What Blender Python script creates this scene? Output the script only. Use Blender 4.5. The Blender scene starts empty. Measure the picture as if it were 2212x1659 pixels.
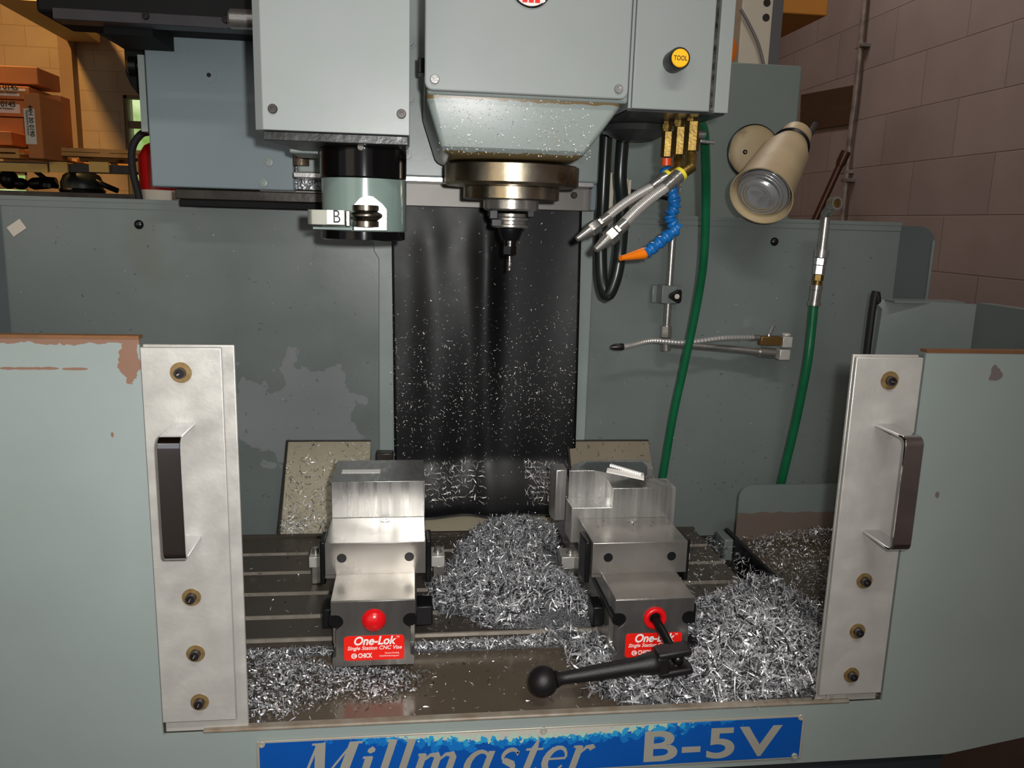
import bpy, math, random
import numpy as np
from mathutils import Vector, Matrix, Euler
rnd = random.Random(7)
nr = np.random.default_rng(11)
PI = math.pi
scene = bpy.context.scene
col = scene.collection

# ------------------------------------------------------------------ camera
CX, CY, FP = 1106.0, 829.5, 1765.0
CAM = Vector((0, 0, 1.6))
Yd = Vector((887 - CX, 473 - CY, FP)).normalized()
Xd = Vector((14294, 60, FP)); Xd = (Xd - Yd * Xd.dot(Yd)).normalized()
Zd = Yd.cross(Xd)
if Zd[1] > 0: Zd = -Zd
Rwc = Matrix(((Xd[0], Yd[0], Zd[0]), (Xd[1], Yd[1], Zd[1]), (Xd[2], Yd[2], Zd[2])))   # camera = Rwc @ world
def P(u, v, X=None, Y=None, Z=None):
    """point where the sight line through pixel u,v meets the plane X=, Y= or Z="""
    r = Rwc.transposed() @ Vector((u - CX, v - CY, FP))
    if X is not None: t = (X - CAM[0]) / r[0]
    elif Y is not None: t = (Y - CAM[1]) / r[1]
    else: t = (Z - CAM[2]) / r[2]
    return CAM + r * t
cd = bpy.data.cameras.new('camera'); cam = bpy.data.objects.new('camera', cd); col.objects.link(cam)
right = Rwc.transposed() @ Vector((1, 0, 0)); up = Rwc.transposed() @ Vector((0, -1, 0)); back = Rwc.transposed() @ Vector((0, 0, -1))
M = Matrix(((right[0], up[0], back[0]), (right[1], up[1], back[1]), (right[2], up[2], back[2]))).to_4x4()
M.translation = CAM; cam.matrix_world = M
cd.sensor_width = 36; cd.lens = 36 * FP / 2212; cd.clip_start = 0.02; cd.clip_end = 60
scene.camera = cam

# ------------------------------------------------------------------ world, light, exposure
vs = scene.view_settings
vs.view_transform = 'Standard'; vs.look = 'None'; vs.exposure = 0.0; vs.gamma = 1.0; vs.use_curve_mapping = False
w = bpy.data.worlds.new('world'); scene.world = w; w.use_nodes = True
wb = w.node_tree.nodes['Background']; wb.inputs[0].default_value = (1.0, 0.99, 0.97, 1); wb.inputs[1].default_value = 0.62
# the open shop behind the photographer: mostly dim, with pale door-like bands added to streak the metals
wt = w.node_tree; wg = wt.nodes.new('ShaderNodeTexCoord'); wx = wt.nodes.new('ShaderNodeSeparateXYZ'); wt.links.new(wg.outputs['Generated'], wx.inputs[0])
wa = wt.nodes.new('ShaderNodeMath'); wa.operation = 'ARCTAN2'; wt.links.new(wx.outputs[0], wa.inputs[0]); wt.links.new(wx.outputs[1], wa.inputs[1])
wm = wt.nodes.new('ShaderNodeMapRange'); wm.inputs[1].default_value = -PI; wm.inputs[2].default_value = PI; wt.links.new(wa.outputs[0], wm.inputs[0])
wr = wt.nodes.new('ShaderNodeValToRGB'); wt.links.new(wm.outputs[0], wr.inputs[0]); ce = wr.color_ramp.elements; ce[0].color = (.5, .5, .52, 1); ce[1].color = (.5, .5, .52, 1)
for p_, c_ in ((.05, (.45, .45, .47, 1)), (.07, (2.0, 1.7, 1.35, 1)), (.115, (2.0, 1.7, 1.35, 1)), (.13, (.5, .5, .52, 1)), (.30, (.7, .7, .72, 1)), (.80, (.5, .5, .52, 1)), (.86, (1.5, 1.55, 1.7, 1)), (.90, (1.5, 1.55, 1.7, 1)), (.92, (.45, .45, .47, 1))):
    e_ = ce.new(p_); e_.color = c_
wt.links.new(wr.outputs[0], wb.inputs[0])
def light(name, kind, loc, power, color, size=0.02, target=None, **k):
    l = bpy.data.lights.new(name, kind); l.energy = power; l.color = color
    if kind == 'AREA': l.shape = 'RECTANGLE'; l.size = size; l.size_y = k.get('size_y', size)
    else: l.shadow_soft_size = size
    if kind == 'SPOT': l.spot_size = k['angle']; l.spot_blend = k['blend']
    o = bpy.data.objects.new(name, l); col.objects.link(o); o.location = loc
    if target is not None: o.rotation_euler = (Vector(target) - Vector(loc)).to_track_quat('-Z', 'Y').to_euler()
    return o
# the flash of the hand-held camera, a little right of and above its lens
light('camera_flash', 'SPOT', (0.045, -0.005, 1.633), 54, (1.0, 0.985, 0.965), 0.012, (-0.06, 1.3, 1.40), angle=math.radians(98), blend=1.0)
# sodium lamp over the storage racks; unseen fill lights added over the machine aisle
light('sodium_lamp', 'SPOT', (-2.6, 4.2, 3.9), 420, (1.0, 0.57, 0.2), 0.15, (-3.2, 6.6, 1.6), angle=math.radians(125), blend=.4)
light('rear_wall_fill', 'AREA', (0.9, 2.9, 3.9), 24, (1.0, 0.88, 0.82), 1.2, (1.6, 2.6, 1.0), size_y=0.15)  # unseen area light added to brighten the right block wall
light('overhead_fill', 'AREA', (0.3, -0.6, 3.3), 22, (1.0, 0.96, 0.9), 1.2, (0.3, 1.2, 1.0), size_y=0.15)  # unseen area light added overhead as ambient fill

# ------------------------------------------------------------------ materials
def lin(c):
    return tuple((x / 255 / 12.92) if x / 255 <= .04045 else ((x / 255 + .055) / 1.055) ** 2.4 for x in c) + (1.0,)
MATS = {}
def pm(name, c, rough=.5, metal=0., c2=None, scale=6., amt=.5, bump=0., bscale=60., det=4., stretch=None, rvar=0., emis=0., spec=.5, coat=0., c3=None, s3=3., t3=.62, w3=.05):
    """painted / metal surface: base colour c mottled with c2 by noise, an optional third colour in patches, fine bump"""
    if name in MATS: return MATS[name]
    m = bpy.data.materials.new(name); m.use_nodes = True; MATS[name] = m
    nt = m.node_tree; N = nt.nodes; L = nt.links; b = N['Principled BSDF']
    b.inputs['Roughness'].default_value = rough; b.inputs['Metallic'].default_value = metal
    b.inputs['Base Color'].default_value = lin(c); b.inputs['Specular IOR Level'].default_value = spec
    if coat: b.inputs['Coat Weight'].default_value = coat; b.inputs['Coat Roughness'].default_value = .15
    tc = N.new('ShaderNodeTexCoord'); mp = N.new('ShaderNodeMapping'); L.new(tc.outputs['Object'], mp.inputs[0])
    if stretch: mp.inputs['Scale'].default_value = stretch
    def noise(s, d=4.):
        n = N.new('ShaderNodeTexNoise'); n.inputs['Scale'].default_value = s; n.inputs['Detail'].default_value = d; L.new(mp.outputs[0], n.inputs[0]); return n
    cur = None
    if c2:
        n = noise(scale, det); r = N.new('ShaderNodeValToRGB'); L.new(n.outputs[0], r.inputs[0])
        r.color_ramp.elements[0].position = .5 - amt * .5; r.color_ramp.elements[1].position = .5 + amt * .5
        r.color_ramp.elements[0].color = lin(c); r.color_ramp.elements[1].color = lin(c2); cur = r.outputs[0]
    if c3:
        n = noise(s3, 6.); r = N.new('ShaderNodeValToRGB'); L.new(n.outputs[0], r.inputs[0])
        r.color_ramp.elements[0].position = t3; r.color_ramp.elements[1].position = t3 + w3
        mx = N.new('ShaderNodeMix'); mx.data_type = 'RGBA'; L.new(r.outputs[0], mx.inputs[0])
        if cur: L.new(cur, mx.inputs[6])
        else: mx.inputs[6].default_value = lin(c)
        mx.inputs[7].default_value = lin(c3); cur = mx.outputs[2]
    if cur: L.new(cur, b.inputs['Base Color'])
    if rvar:
        n = noise(scale * 1.7, 5.); r = N.new('ShaderNodeMapRange'); L.new(n.outputs[0], r.inputs[0])
        r.inputs[1].default_value = .3; r.inputs[2].default_value = .7; r.inputs[3].default_value = max(.03, rough - rvar); r.inputs[4].default_value = rough + rvar; L.new(r.outputs[0], b.inputs['Roughness'])
    if bump:
        n = noise(bscale, 3.); bp = N.new('ShaderNodeBump'); bp.inputs['Strength'].default_value = bump; bp.inputs['Distance'].default_value = .002
        L.new(n.outputs[0], bp.inputs['Height']); L.new(bp.outputs[0], b.inputs['Normal'])
    if emis:
        b.inputs['Emission Strength'].default_value = emis
        if cur: L.new(cur, b.inputs['Emission Color'])
        else: b.inputs['Emission Color'].default_value = lin(c)
    return m
def add_wear(m, cw, axis, pos, dirn, width, scale=30., rough=.5, extra=()):
    """paint worn away in a ragged band: from coordinate pos along axis (object space) over width; extra = patches (centre, radii)"""
    nt = m.node_tree; N = nt.nodes; L = nt.links; b = N['Principled BSDF']
    tc = N.new('ShaderNodeTexCoord'); se = N.new('ShaderNodeSeparateXYZ'); L.new(tc.outputs['Object'], se.inputs[0])
    n = N.new('ShaderNodeTexNoise'); n.inputs['Scale'].default_value = scale; n.inputs['Detail'].default_value = 5; L.new(tc.outputs['Object'], n.inputs[0])
    def mth(op, a, c=None):
        x = N.new('ShaderNodeMath'); x.operation = op
        for i, q in enumerate((a, c)):
            if q is None: continue
            if isinstance(q, (int, float)): x.inputs[i].default_value = q
            else: L.new(q, x.inputs[i])
        return x.outputs[0]
    masks = []
    if axis is not None:
        d = mth('MULTIPLY', mth('SUBTRACT', se.outputs[axis], pos), dirn)      # distance inside the band
        masks.append(mth('LESS_THAN', mth('ADD', d, mth('MULTIPLY', mth('SUBTRACT', n.outputs[0], .5), width * 2.2)), width))
    for (cx, cy, cz), (rx, ry, rz) in extra:
        mp = N.new('ShaderNodeMapping'); mp.vector_type = 'TEXTURE'; mp.inputs[1].default_value = (cx, cy, cz); mp.inputs[3].default_value = (rx, ry, rz)
        L.new(tc.outputs['Object'], mp.inputs[0]); ln = N.new('ShaderNodeVectorMath'); ln.operation = 'LENGTH'; L.new(mp.outputs[0], ln.inputs[0])
        masks.append(mth('LESS_THAN', mth('ADD', ln.outputs[1], mth('MULTIPLY', mth('SUBTRACT', n.outputs[0], .5), 1.9)), .8))
    cur = masks[0]
    for x in masks[1:]: cur = mth('MAXIMUM', cur, x)
    mx = N.new('ShaderNodeMix'); mx.data_type = 'RGBA'; L.new(cur, mx.inputs[0])
    src = b.inputs['Base Color'].links[0].from_socket if b.inputs['Base Color'].links else None
    if src: L.new(src, mx.inputs[6])
    else: mx.inputs[6].default_value = b.inputs['Base Color'].default_value
    mx.inputs[7].default_value = lin(cw); L.new(mx.outputs[2], b.inputs['Base Color'])
    return m

PAINT = pm('grey_green_paint', (144, 155, 152), .38, 0, (134, 144, 141), 5, .6, .12, 45, rvar=.08, c3=(126, 132, 112), s3=4.5, t3=.66, w3=.2)
PAINT_L = pm('light_machine_paint', (149, 155, 154), .36, 0, (143, 150, 147), 4, .6, .06, 50, rvar=.05, c3=(134, 138, 122), s3=5, t3=.68, w3=.2)
CASTP = pm('casting_paint', (150, 160, 158), .34, 0, (140, 150, 145), 9, .5, .12, 30, c3=(146, 138, 96), s3=9, t3=.66, w3=.12)
PANEL = pm('panel_paint', (117, 126, 124), .34, 0, (103, 112, 110), 4, .7, .05, 60, rvar=.1, c3=(98, 104, 88), s3=3.2, t3=.6, w3=.2)
DARKP = pm('shaded_panel_paint', (95, 103, 104), .4, 0, (80, 88, 90), 4, .6)  # panel paint darkened for the turned wings: their shade is in the colour
ALU = pm('scratched_aluminium', (208, 206, 200), .4, .4, (186, 184, 178), 22, .8, .12, 160, rvar=.14, c3=(180, 166, 134), s3=8, t3=.62, w3=.16, det=8)
GROUND = pm('ground_steel', (170, 166, 160), .3, .78, (146, 142, 136), 7, .8, .04, 300, rvar=.1)
FACE = pm('vise_face_steel', (146, 144, 141), .3, .8, (104, 102, 100), 9, .7, .06, 200, stretch=(3, 1, .5), rvar=.08)
BILLET = pm('machined_aluminium', (200, 198, 194), .3, .85, (168, 168, 166), 20, .8, .05, 400, stretch=(3, 1, .1), rvar=.1)
CHROME = pm('chrome', (215, 215, 218), .06, 1.)
STEEL = pm('bright_steel', (196, 194, 190), .24, .85, (172, 170, 165), 30, .7, .1, 200)
BRONZE = pm('oiled_steel', (184, 168, 132), .28, 1., (150, 146, 140), 12, .5, .1, 80, rvar=.06, c3=(130, 102, 64), s3=14, t3=.58, w3=.1)
DKMETAL = pm('dark_oily_metal', (66, 61, 56), .34, .5, (52, 48, 45), 8, .6, .15, 90, rvar=.12)
TABLE = pm('oily_table_iron', (92, 84, 75), .33, .4, (74, 67, 60), 6, .7, .1, 120, rvar=.12, c3=(104, 95, 84), s3=20, t3=.66, w3=.1)
SLOT = pm('lit_slot_iron', (176, 168, 156), .4, .4, (140, 132, 120), 60, .6)  # paler than the table: flash light on the slot walls put into the colour
SILL = pm('wet_steel_plate', (108, 96, 82), .2, .25, (90, 80, 68), 7, .7, .08, 30, rvar=.09, c3=(98, 72, 50), s3=7, t3=.66, w3=.1)
BLACK = pm('black_plastic', (14, 14, 15), .3)
BLACKM = pm('blackened_steel', (24, 24, 26), .38, .6, (34, 34, 36), 40, .6)
HANDLE = pm('black_powder_coat', (22, 21, 22), .42, .1, None, bump=.25, bscale=900)
MBLACK = pm('matte_black', (15, 15, 16), .7, spec=.2)
RUBBER = pm('black_rubber', (17, 17, 18), .5)
CURT = pm('black_rubber_sheet', (12, 12, 14), .43, 0, (15, 15, 17), 6, .6, .06, 40, rvar=.04, spec=.35)
BEIGE = pm('beige_paint', (172, 164, 142), .42, 0, (156, 148, 126), 9, .6, .1, 80, c3=(120, 110, 88), s3=6, t3=.68, w3=.1)
BEIGED = pm('dark_beige_paint', (134, 124, 106), .42, 0, (118, 110, 92), 9, .6, .1, 80)
RED = pm('red_plastic', (214, 18, 24), .25)
REDL = pm('red_label', (236, 30, 18), .35)
WHITE = pm('white_print', (238, 236, 230), .5)
GREEN = pm('green_hose_rubber', (20, 104, 66), .3, 0, (16, 86, 54), 20, .6, .1, 200)
BLUE = pm('blue_segment_plastic', (22, 102, 172), .3)
ORANGE = pm('orange_plastic', (250, 128, 16), .35)
BRASS = pm('brass', (152, 126, 66), .4, .85, (98, 78, 42), 60, .6, .2, 200)
BRAIDED = pm('braided_steel', (222, 220, 216), .25, .7)
CREAM = pm('aged_cream_paint', (190, 172, 138), .5, 0, (168, 148, 112), 14, .7, .1, 100, c3=(120, 98, 66), s3=11, t3=.66, w3=.12)
COPPER = pm('copper', (74, 48, 38), .35, .6)
YELLOW = pm('yellow_cap', (245, 180, 30), .35, 0, emis=.25)
INK = pm('black_ink', (20, 18, 16), .6)
CARD = pm('cardboard', (178, 112, 58), .8, 0, (166, 102, 50), 6, .6)
CARDD = pm('brown_cardboard', (150, 100, 60), .8, 0, (138, 92, 54), 6, .6)
PAPER = pm('paper_label', (205, 195, 180), .7)
WOOD = pm('pallet_wood', (196, 148, 84), .75, 0, (168, 120, 64), 8, .6, .2, 40, stretch=(.3, 2, 2))
RACK = pm('yellow_beam', (205, 170, 90), .5, 0, (190, 150, 70), 5, .6)
DARKW = pm('dark_timber', (72, 50, 38), .55, 0, (44, 32, 26), 8, .7, .4, 40, stretch=(1, .3, 2), c3=(120, 100, 88), s3=14, t3=.66, w3=.06)
LAMPG = pm('lamp_lens', (212, 214, 218), .16, .7)
PLBLUE = pm('blue_enamel', (12, 84, 168), .3, 0, (10, 74, 156), 8, .6)
PLALU = pm('plate_aluminium', (184, 182, 172), .34, .3, (168, 164, 150), 14, .6)
WHITEPL = pm('off_white_plastic', (198, 190, 172), .5)
REDPAINT = pm('extinguisher_red', (190, 20, 20), .3)

def block_wall(name, c, c2, axis, course=.203, length=.406, mortar=.006, joint=(110, 92, 84), du=0., dz=0.):
    m = bpy.data.materials.new(name); m.use_nodes = True; nt = m.node_tree; N = nt.nodes; L = nt.links; b = N['Principled BSDF']
    g = N.new('ShaderNodeNewGeometry'); se = N.new('ShaderNodeSeparateXYZ'); co = N.new('ShaderNodeCombineXYZ')
    L.new(g.outputs['Position'], se.inputs[0]); 
    for src_, dst_, off_ in ((axis, 0, du), (2, 1, -dz)):
        sh = N.new('ShaderNodeMath'); sh.operation = 'ADD'; sh.inputs[1].default_value = off_; L.new(se.outputs[src_], sh.inputs[0]); L.new(sh.outputs[0], co.inputs[dst_])
    nz = N.new('ShaderNodeTexNoise'); nz.inputs['Scale'].default_value = 2.2; nz.inputs['Detail'].default_value = 6; L.new(g.outputs['Position'], nz.inputs[0])
    br = N.new('ShaderNodeTexBrick'); L.new(co.outputs[0], br.inputs[0])
    br.inputs['Scale'].default_value = 1; br.inputs['Brick Width'].default_value = length; br.inputs['Row Height'].default_value = course
    br.inputs['Mortar Size'].default_value = mortar; br.inputs['Mortar Smooth'].default_value = .6
    br.inputs['Color1'].default_value = lin(c); br.inputs['Color2'].default_value = lin(c2); br.inputs['Mortar'].default_value = lin(joint); br.inputs['Bias'].default_value = -.2
    mx = N.new('ShaderNodeMix'); mx.data_type = 'RGBA'; mx.blend_type = 'MULTIPLY'; mx.inputs[0].default_value = .5
    r = N.new('ShaderNodeValToRGB'); L.new(nz.outputs[0], r.inputs[0]); r.color_ramp.elements[0].position = .35; r.color_ramp.elements[0].color = (.62, .55, .55, 1); r.color_ramp.elements[1].position = .65
    L.new(br.outputs[0], mx.inputs[6]); L.new(r.outputs[0], mx.inputs[7]); L.new(mx.outputs[2], b.inputs['Base Color'])
    b.inputs['Roughness'].default_value = .55
    n2 = N.new('ShaderNodeTexNoise'); n2.inputs['Scale'].default_value = 90; L.new(g.outputs['Position'], n2.inputs[0])
    ad = N.new('ShaderNodeMath'); ad.operation = 'MULTIPLY_ADD'; L.new(n2.outputs[0], ad.inputs[0]); ad.inputs[1].default_value = .12
    iv = N.new('ShaderNodeMath'); iv.operation = 'SUBTRACT'; iv.inputs[0].default_value = 1; L.new(br.outputs['Fac'], iv.inputs[1]); L.new(iv.outputs[0], ad.inputs[2])
    bp = N.new('ShaderNodeBump'); bp.inputs['Strength'].default_value = .5; bp.inputs['Distance'].default_value = .004; L.new(ad.outputs[0], bp.inputs['Height']); L.new(bp.outputs[0], b.inputs['Normal'])
    return m
WALLR = block_wall('pink_block_paint', (150, 136, 132), (142, 129, 126), 1, mortar=.003, joint=(128, 114, 110), course=.2136, length=.475, du=.126, dz=.175)
WALLB = block_wall('cream_block_paint', (176, 152, 116), (168, 145, 110), 0, mortar=.003, joint=(154, 130, 98), course=.167, length=.36, dz=.103)

def chipmat(name, base=(196, 198, 202), dark=(70, 70, 74), metal=.75, rough=.34):
    m = bpy.data.materials.new(name); m.use_nodes = True; nt = m.node_tree; N = nt.nodes; L = nt.links; b = N['Principled BSDF']
    g = N.new('ShaderNodeNewGeometry'); r = N.new('ShaderNodeValToRGB'); L.new(g.outputs['Random Per Island'], r.inputs[0])
    r.color_ramp.elements[0].color = lin(dark); r.color_ramp.elements[0].position = .12; r.color_ramp.elements[1].position = .6; r.color_ramp.elements[1].color = lin(base)
    L.new(r.outputs[0], b.inputs['Base Color']); b.inputs['Metallic'].default_value = metal; b.inputs['Roughness'].default_value = rough
    return m
CHIP = chipmat('aluminium_swarf', (230, 231, 234), (50, 50, 54), .58, .3)
CHIPB = chipmat('bright_swarf', (236, 234, 228), (150, 148, 144), .45, .4)
CHIPD = chipmat('dark_swarf', (40, 40, 42), (14, 14, 15), .3, .4)

# ------------------------------------------------------------------ mesh helpers
class MB:
    def __init__(s): s.v = []; s.f = []; s.m = []
    def add(s, vs_, fs, mi=0):
        o = len(s.v); s.v += [tuple(p) for p in vs_]; s.f += [tuple(i + o for i in f) for f in fs]; s.m += [mi] * len(fs); return s
    def box(s, x0, x1, y0, y1, z0, z1, mi=0):
        v = [(x, y, z) for z in (z0, z1) for y in (y0, y1) for x in (x0, x1)]
        return s.add(v, [(0, 2, 3, 1), (4, 5, 7, 6), (0, 1, 5, 4), (2, 6, 7, 3), (0, 4, 6, 2), (1, 3, 7, 5)], mi)
    def obox(s, c, ax, ay, az, mi=0):
        """box at c with half-axis vectors"""
        c, ax, ay, az = map(Vector, (c, ax, ay, az))
        v = [c + ax * i + ay * j + az * k for k in (-1, 1) for j in (-1, 1) for i in (-1, 1)]
        return s.add(v, [(0, 2, 3, 1), (4, 5, 7, 6), (0, 1, 5, 4), (2, 6, 7, 3), (0, 4, 6, 2), (1, 3, 7, 5)], mi)
    def prism(s, poly, d, mi=0):
        """poly: planar 3-D outline; d: extrusion vector"""
        n = len(poly); d = Vector(d); a = [Vector(p) for p in poly]; b = [p + d for p in a]
        return s.add(a + b, [tuple(range(n))[::-1], tuple(range(n, 2 * n))] + [(i, (i + 1) % n, n + (i + 1) % n, n + i) for i in range(n)], mi)
    def frame(s, axis):
        a = Vector(axis).normalized(); h = Vector((0, 0, 1)) if abs(a.z) < .9 else Vector((1, 0, 0))
        x = a.cross(h).normalized(); return x, a.cross(x).normalized(), a
    def lathe(s, c, axis, prof, n=32, mi=0, cap=True, phase=0.):
        """prof: list of (radius, distance along axis)"""
        c = Vector(c); x, y, a = s.frame(axis); vv = []; ff = []
        for r, h in prof:
            for i in range(n):
                t = 2 * PI * i / n + phase; vv.append(c + a * h + (x * math.cos(t) + y * math.sin(t)) * r)
        for k in range(len(prof) - 1):
            for i in range(n):
                j = (i + 1) % n; ff.append((k * n + i, k * n + j, (k + 1) * n + j, (k + 1) * n + i))
        if cap:
            if prof[0][0] > 1e-6: ff.append(tuple(range(n))[::-1])
            if prof[-1][0] > 1e-6: ff.append(tuple(range((len(prof) - 1) * n, len(prof) * n)))
        return s.add(vv, ff, mi)
    def cyl(s, a, b, r, r2=None, n=24, mi=0, phase=0.):
        a = Vector(a); b = Vector(b); return s.lathe(a, b - a, [(r, 0), (r if r2 is None else r2, (b - a).length)], n, mi, phase=phase)
    def tube(s, pts, r, n=12, mi=0, sub=6, closed_ends=True, ribs=0.):
        pts = [Vector(p) for p in pts]; q = []
        if sub > 1 and len(pts) > 2:
            e = [pts[0] * 2 - pts[1]] + pts + [pts[-1] * 2 - pts[-2]]
            for i in range(1, len(e) - 2):
                for k in range(sub):
                    t = k / sub; p0, p1, p2, p3 = e[i - 1:i + 3]
                    q.append(.5 * ((2 * p1) + (p2 - p0) * t + (2 * p0 - 5 * p1 + 4 * p2 - p3) * t * t + (3 * p1 - p0 - 3 * p2 + p3) * t ** 3))
            q.append(pts[-1])
        else: q = pts
        rr = r if isinstance(r, (list, tuple)) else None; vv = []; ff = []; px = None
        for i, p in enumerate(q):
            d = (q[min(i + 1, len(q) - 1)] - q[max(i - 1, 0)]).normalized()
            if px is None: x, y, _ = s.frame(d)
            else: x = (px - d * px.dot(d)).normalized(); y = d.cross(x)
            px = x
            if rr: t = i / (len(q) - 1) * (len(rr) - 1); k = min(int(t), len(rr) - 2); ra = rr[k] + (rr[k + 1] - rr[k]) * (t - k)
            else: ra = r
            if ribs and i % 2: ra *= (1 - ribs)
            for j in range(n): t = 2 * PI * j / n; vv.append(p + (x * math.cos(t) + y * math.sin(t)) * ra)
        for k in range(len(q) - 1):
            for i in range(n):
                j = (i + 1) % n; ff.append((k * n + i, k * n + j, (k + 1) * n + j, (k + 1) * n + i))
        if closed_ends: ff += [tuple(range(n))[::-1], tuple(range((len(q) - 1) * n, len(q) * n))]
        return s.add(vv, ff, mi)
    def ball(s, c, r, n=24, m=14, mi=0, sc=(1, 1, 1)):
        vv = []; ff = []; c = Vector(c)
        for i in range(m + 1):
            a = PI * i / m
            for j in range(n): b = 2 * PI * j / n; vv.append(c + Vector((math.sin(a) * math.cos(b) * sc[0], math.sin(a) * math.sin(b) * sc[1], math.cos(a) * sc[2])) * r)
        for i in range(m):
            for j in range(n): k = (j + 1) % n; ff.append((i * n + j, (i + 1) * n + j, (i + 1) * n + k, i * n + k))
        return s.add(vv, ff, mi)

ROOT = {}
def obj(name, mb, mat, parent=None, bevel=0., smooth=35, seg=2):
    """link mb as ONE mesh object; a part's vertices are stored relative to its thing"""
    if parent is not None: org = ROOT[parent.name]
    else:
        a = np.array(mb.v); org = Vector(((a[:, 0].min() + a[:, 0].max()) / 2, (a[:, 1].min() + a[:, 1].max()) / 2, a[:, 2].min()))
    me = bpy.data.meshes.new(name); me.from_pydata([tuple(Vector(p) - org) for p in mb.v], [], mb.f)
    for m in (mat if isinstance(mat, (list, tuple)) else [mat]): me.materials.append(m)
    if any(mb.m): me.polygons.foreach_set('material_index', mb.m)
    me.validate(); me.update()
    if smooth:
        me.shade_smooth(); me.set_sharp_from_angle(angle=math.radians(smooth))
    o = bpy.data.objects.new(name, me); col.objects.link(o)
    if parent is not None: o.parent = parent
    else: o.location = org
    ROOT[o.name] = org
    if bevel:
        b = o.modifiers.new('bevel', 'BEVEL'); b.width = bevel; b.segments = seg; b.limit_method = 'ANGLE'; b.angle_limit = math.radians(40); b.harden_normals = False
    return o
def thing(name, label, cat, loc, group=None):
    o = bpy.data.objects.new(name, None); col.objects.link(o); o.location = loc; o['label'] = label; o['category'] = cat
    o.empty_display_size = .05
    if group: o['group'] = group
    ROOT[o.name] = Vector(loc); return o
def tag(o, label, cat, group=None, kind=None):
    o['label'] = label; o['category'] = cat
    if group: o['group'] = group
    if kind: o['kind'] = kind
    return o
def struct(name, mb, mat, **k):
    o = obj(name, mb, mat, **k); o['kind'] = 'structure'; return o
def text(name, st, loc, size, mat, parent, shear=0., off=0., ext=.0003, align='LEFT', rot=(PI / 2, 0, 0), sx=1., fit=None, space=1.):
    c = bpy.data.curves.new(name, 'FONT'); c.body = st; c.size = size; c.shear = shear; c.offset = off; c.extrude = ext; c.align_x = align; c.space_character = space
    t = bpy.data.objects.new('tmp', c); col.objects.link(t); dg = bpy.context.evaluated_depsgraph_get(); me = bpy.data.meshes.new_from_object(t.evaluated_get(dg)); me.name = name
    bpy.data.objects.remove(t); bpy.data.curves.remove(c); me.materials.clear(); me.materials.append(mat)
    if fit:
        xs_t = [v.co.x for v in me.vertices]; sx = fit / (max(xs_t) - min(xs_t))
    o = bpy.data.objects.new(name, me); col.objects.link(o); o.parent = parent; o.location = Vector(loc) - ROOT[parent.name]; o.rotation_euler = rot; o.scale = (sx, 1, 1); return o
def screw(parent, c, axis, r=.006, h=.003, mat=None, name='screw', socket=True):
    m = MB(); m.lathe(c, axis, [(r, 0), (r, h * .6), (r * .86, h), (r * .45, h), (r * .42, h * .35)] if socket else [(r, 0), (r, h * .5), (r * .7, h)], 20)
    return obj(name, m, mat or DKMETAL, parent)
def chips(name, pos, nrm, L, W, mat, label, parent=None, tilt=.35, curve=.35, merge=None, kind='stuff'):
    """ribbons of swarf at positions pos with surface normals nrm, lengths L, widths W: one object"""
    n = len(pos); pos = np.asarray(pos, float); nrm = np.asarray(nrm, float)
    nrm /= np.linalg.norm(nrm, axis=1)[:, None]
    d = nr.normal(size=(n, 3)); d -= nrm * (d * nrm).sum(1)[:, None] * (1 - tilt); d /= np.linalg.norm(d, axis=1)[:, None]
    up_ = nrm + nr.normal(size=(n, 3)) * .6; side = np.cross(d, up_); side /= np.linalg.norm(side, axis=1)[:, None]
    up_ = np.cross(side, d); cv = nr.normal(size=n) * curve; tw = nr.normal(size=n) * .5
    V = np.zeros((n, 8, 3))
    for k, t in enumerate((-.5, -.17, .17, .5)):
        p = pos + d * (L * t)[:, None] + up_ * (L * cv * (.25 - t * t) * 1.0)[:, None] + side * (L * cv * .6 * (.25 - t * t))[:, None]
        a = tw * t * 2; s_ = side * np.cos(a)[:, None] + up_ * np.sin(a)[:, None]; ww = W * (1 - .75 * (abs(t) > .4) * nr.random(n)) / 2
        V[:, 2 * k] = p - s_ * ww[:, None]; V[:, 2 * k + 1] = p + s_ * ww[:, None]
    base = np.arange(n)[:, None] * 8
    F = np.concatenate([base + np.array([[2 * k, 2 * k + 1, 2 * k + 3, 2 * k + 2]]) for k in range(3)], 0)
    vv = V.reshape(-1, 3); ff = F; nb = 0
    mats = [mat]
    org = Vector(vv.min(0)) if parent is None else ROOT[parent.name]
    vl = (vv - np.array(org)).tolist(); fl = ff.tolist(); mi = [0] * len(fl)
    if merge is not None:
        o0 = len(vl); vl += [tuple(Vector(p) - org) for p in merge[0].v]; fl += [[i + o0 for i in f] for f in merge[0].f]; mi += [1] * len(merge[0].f); mats.append(merge[1])
    me = bpy.data.meshes.new(name); me.from_pydata(vl, [], fl)
    for m in mats: me.materials.append(m)
    me.polygons.foreach_set('material_index', mi); me.update()
    o = bpy.data.objects.new(name, me); col.objects.link(o)
    if parent is None: o.location = org
    else: o.parent = parent
    if label: tag(o, label, 'swarf', kind=kind)
    return o
def lens_(n, lo, hi, p=2.): return lo + (hi - lo) * nr.random(n) ** p

T = .95                       # table top height
ZS = .925; YF = 1.003         # sill plate height, plane of the front panels
YB = 1.80                     # back panel of the enclosure

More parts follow.
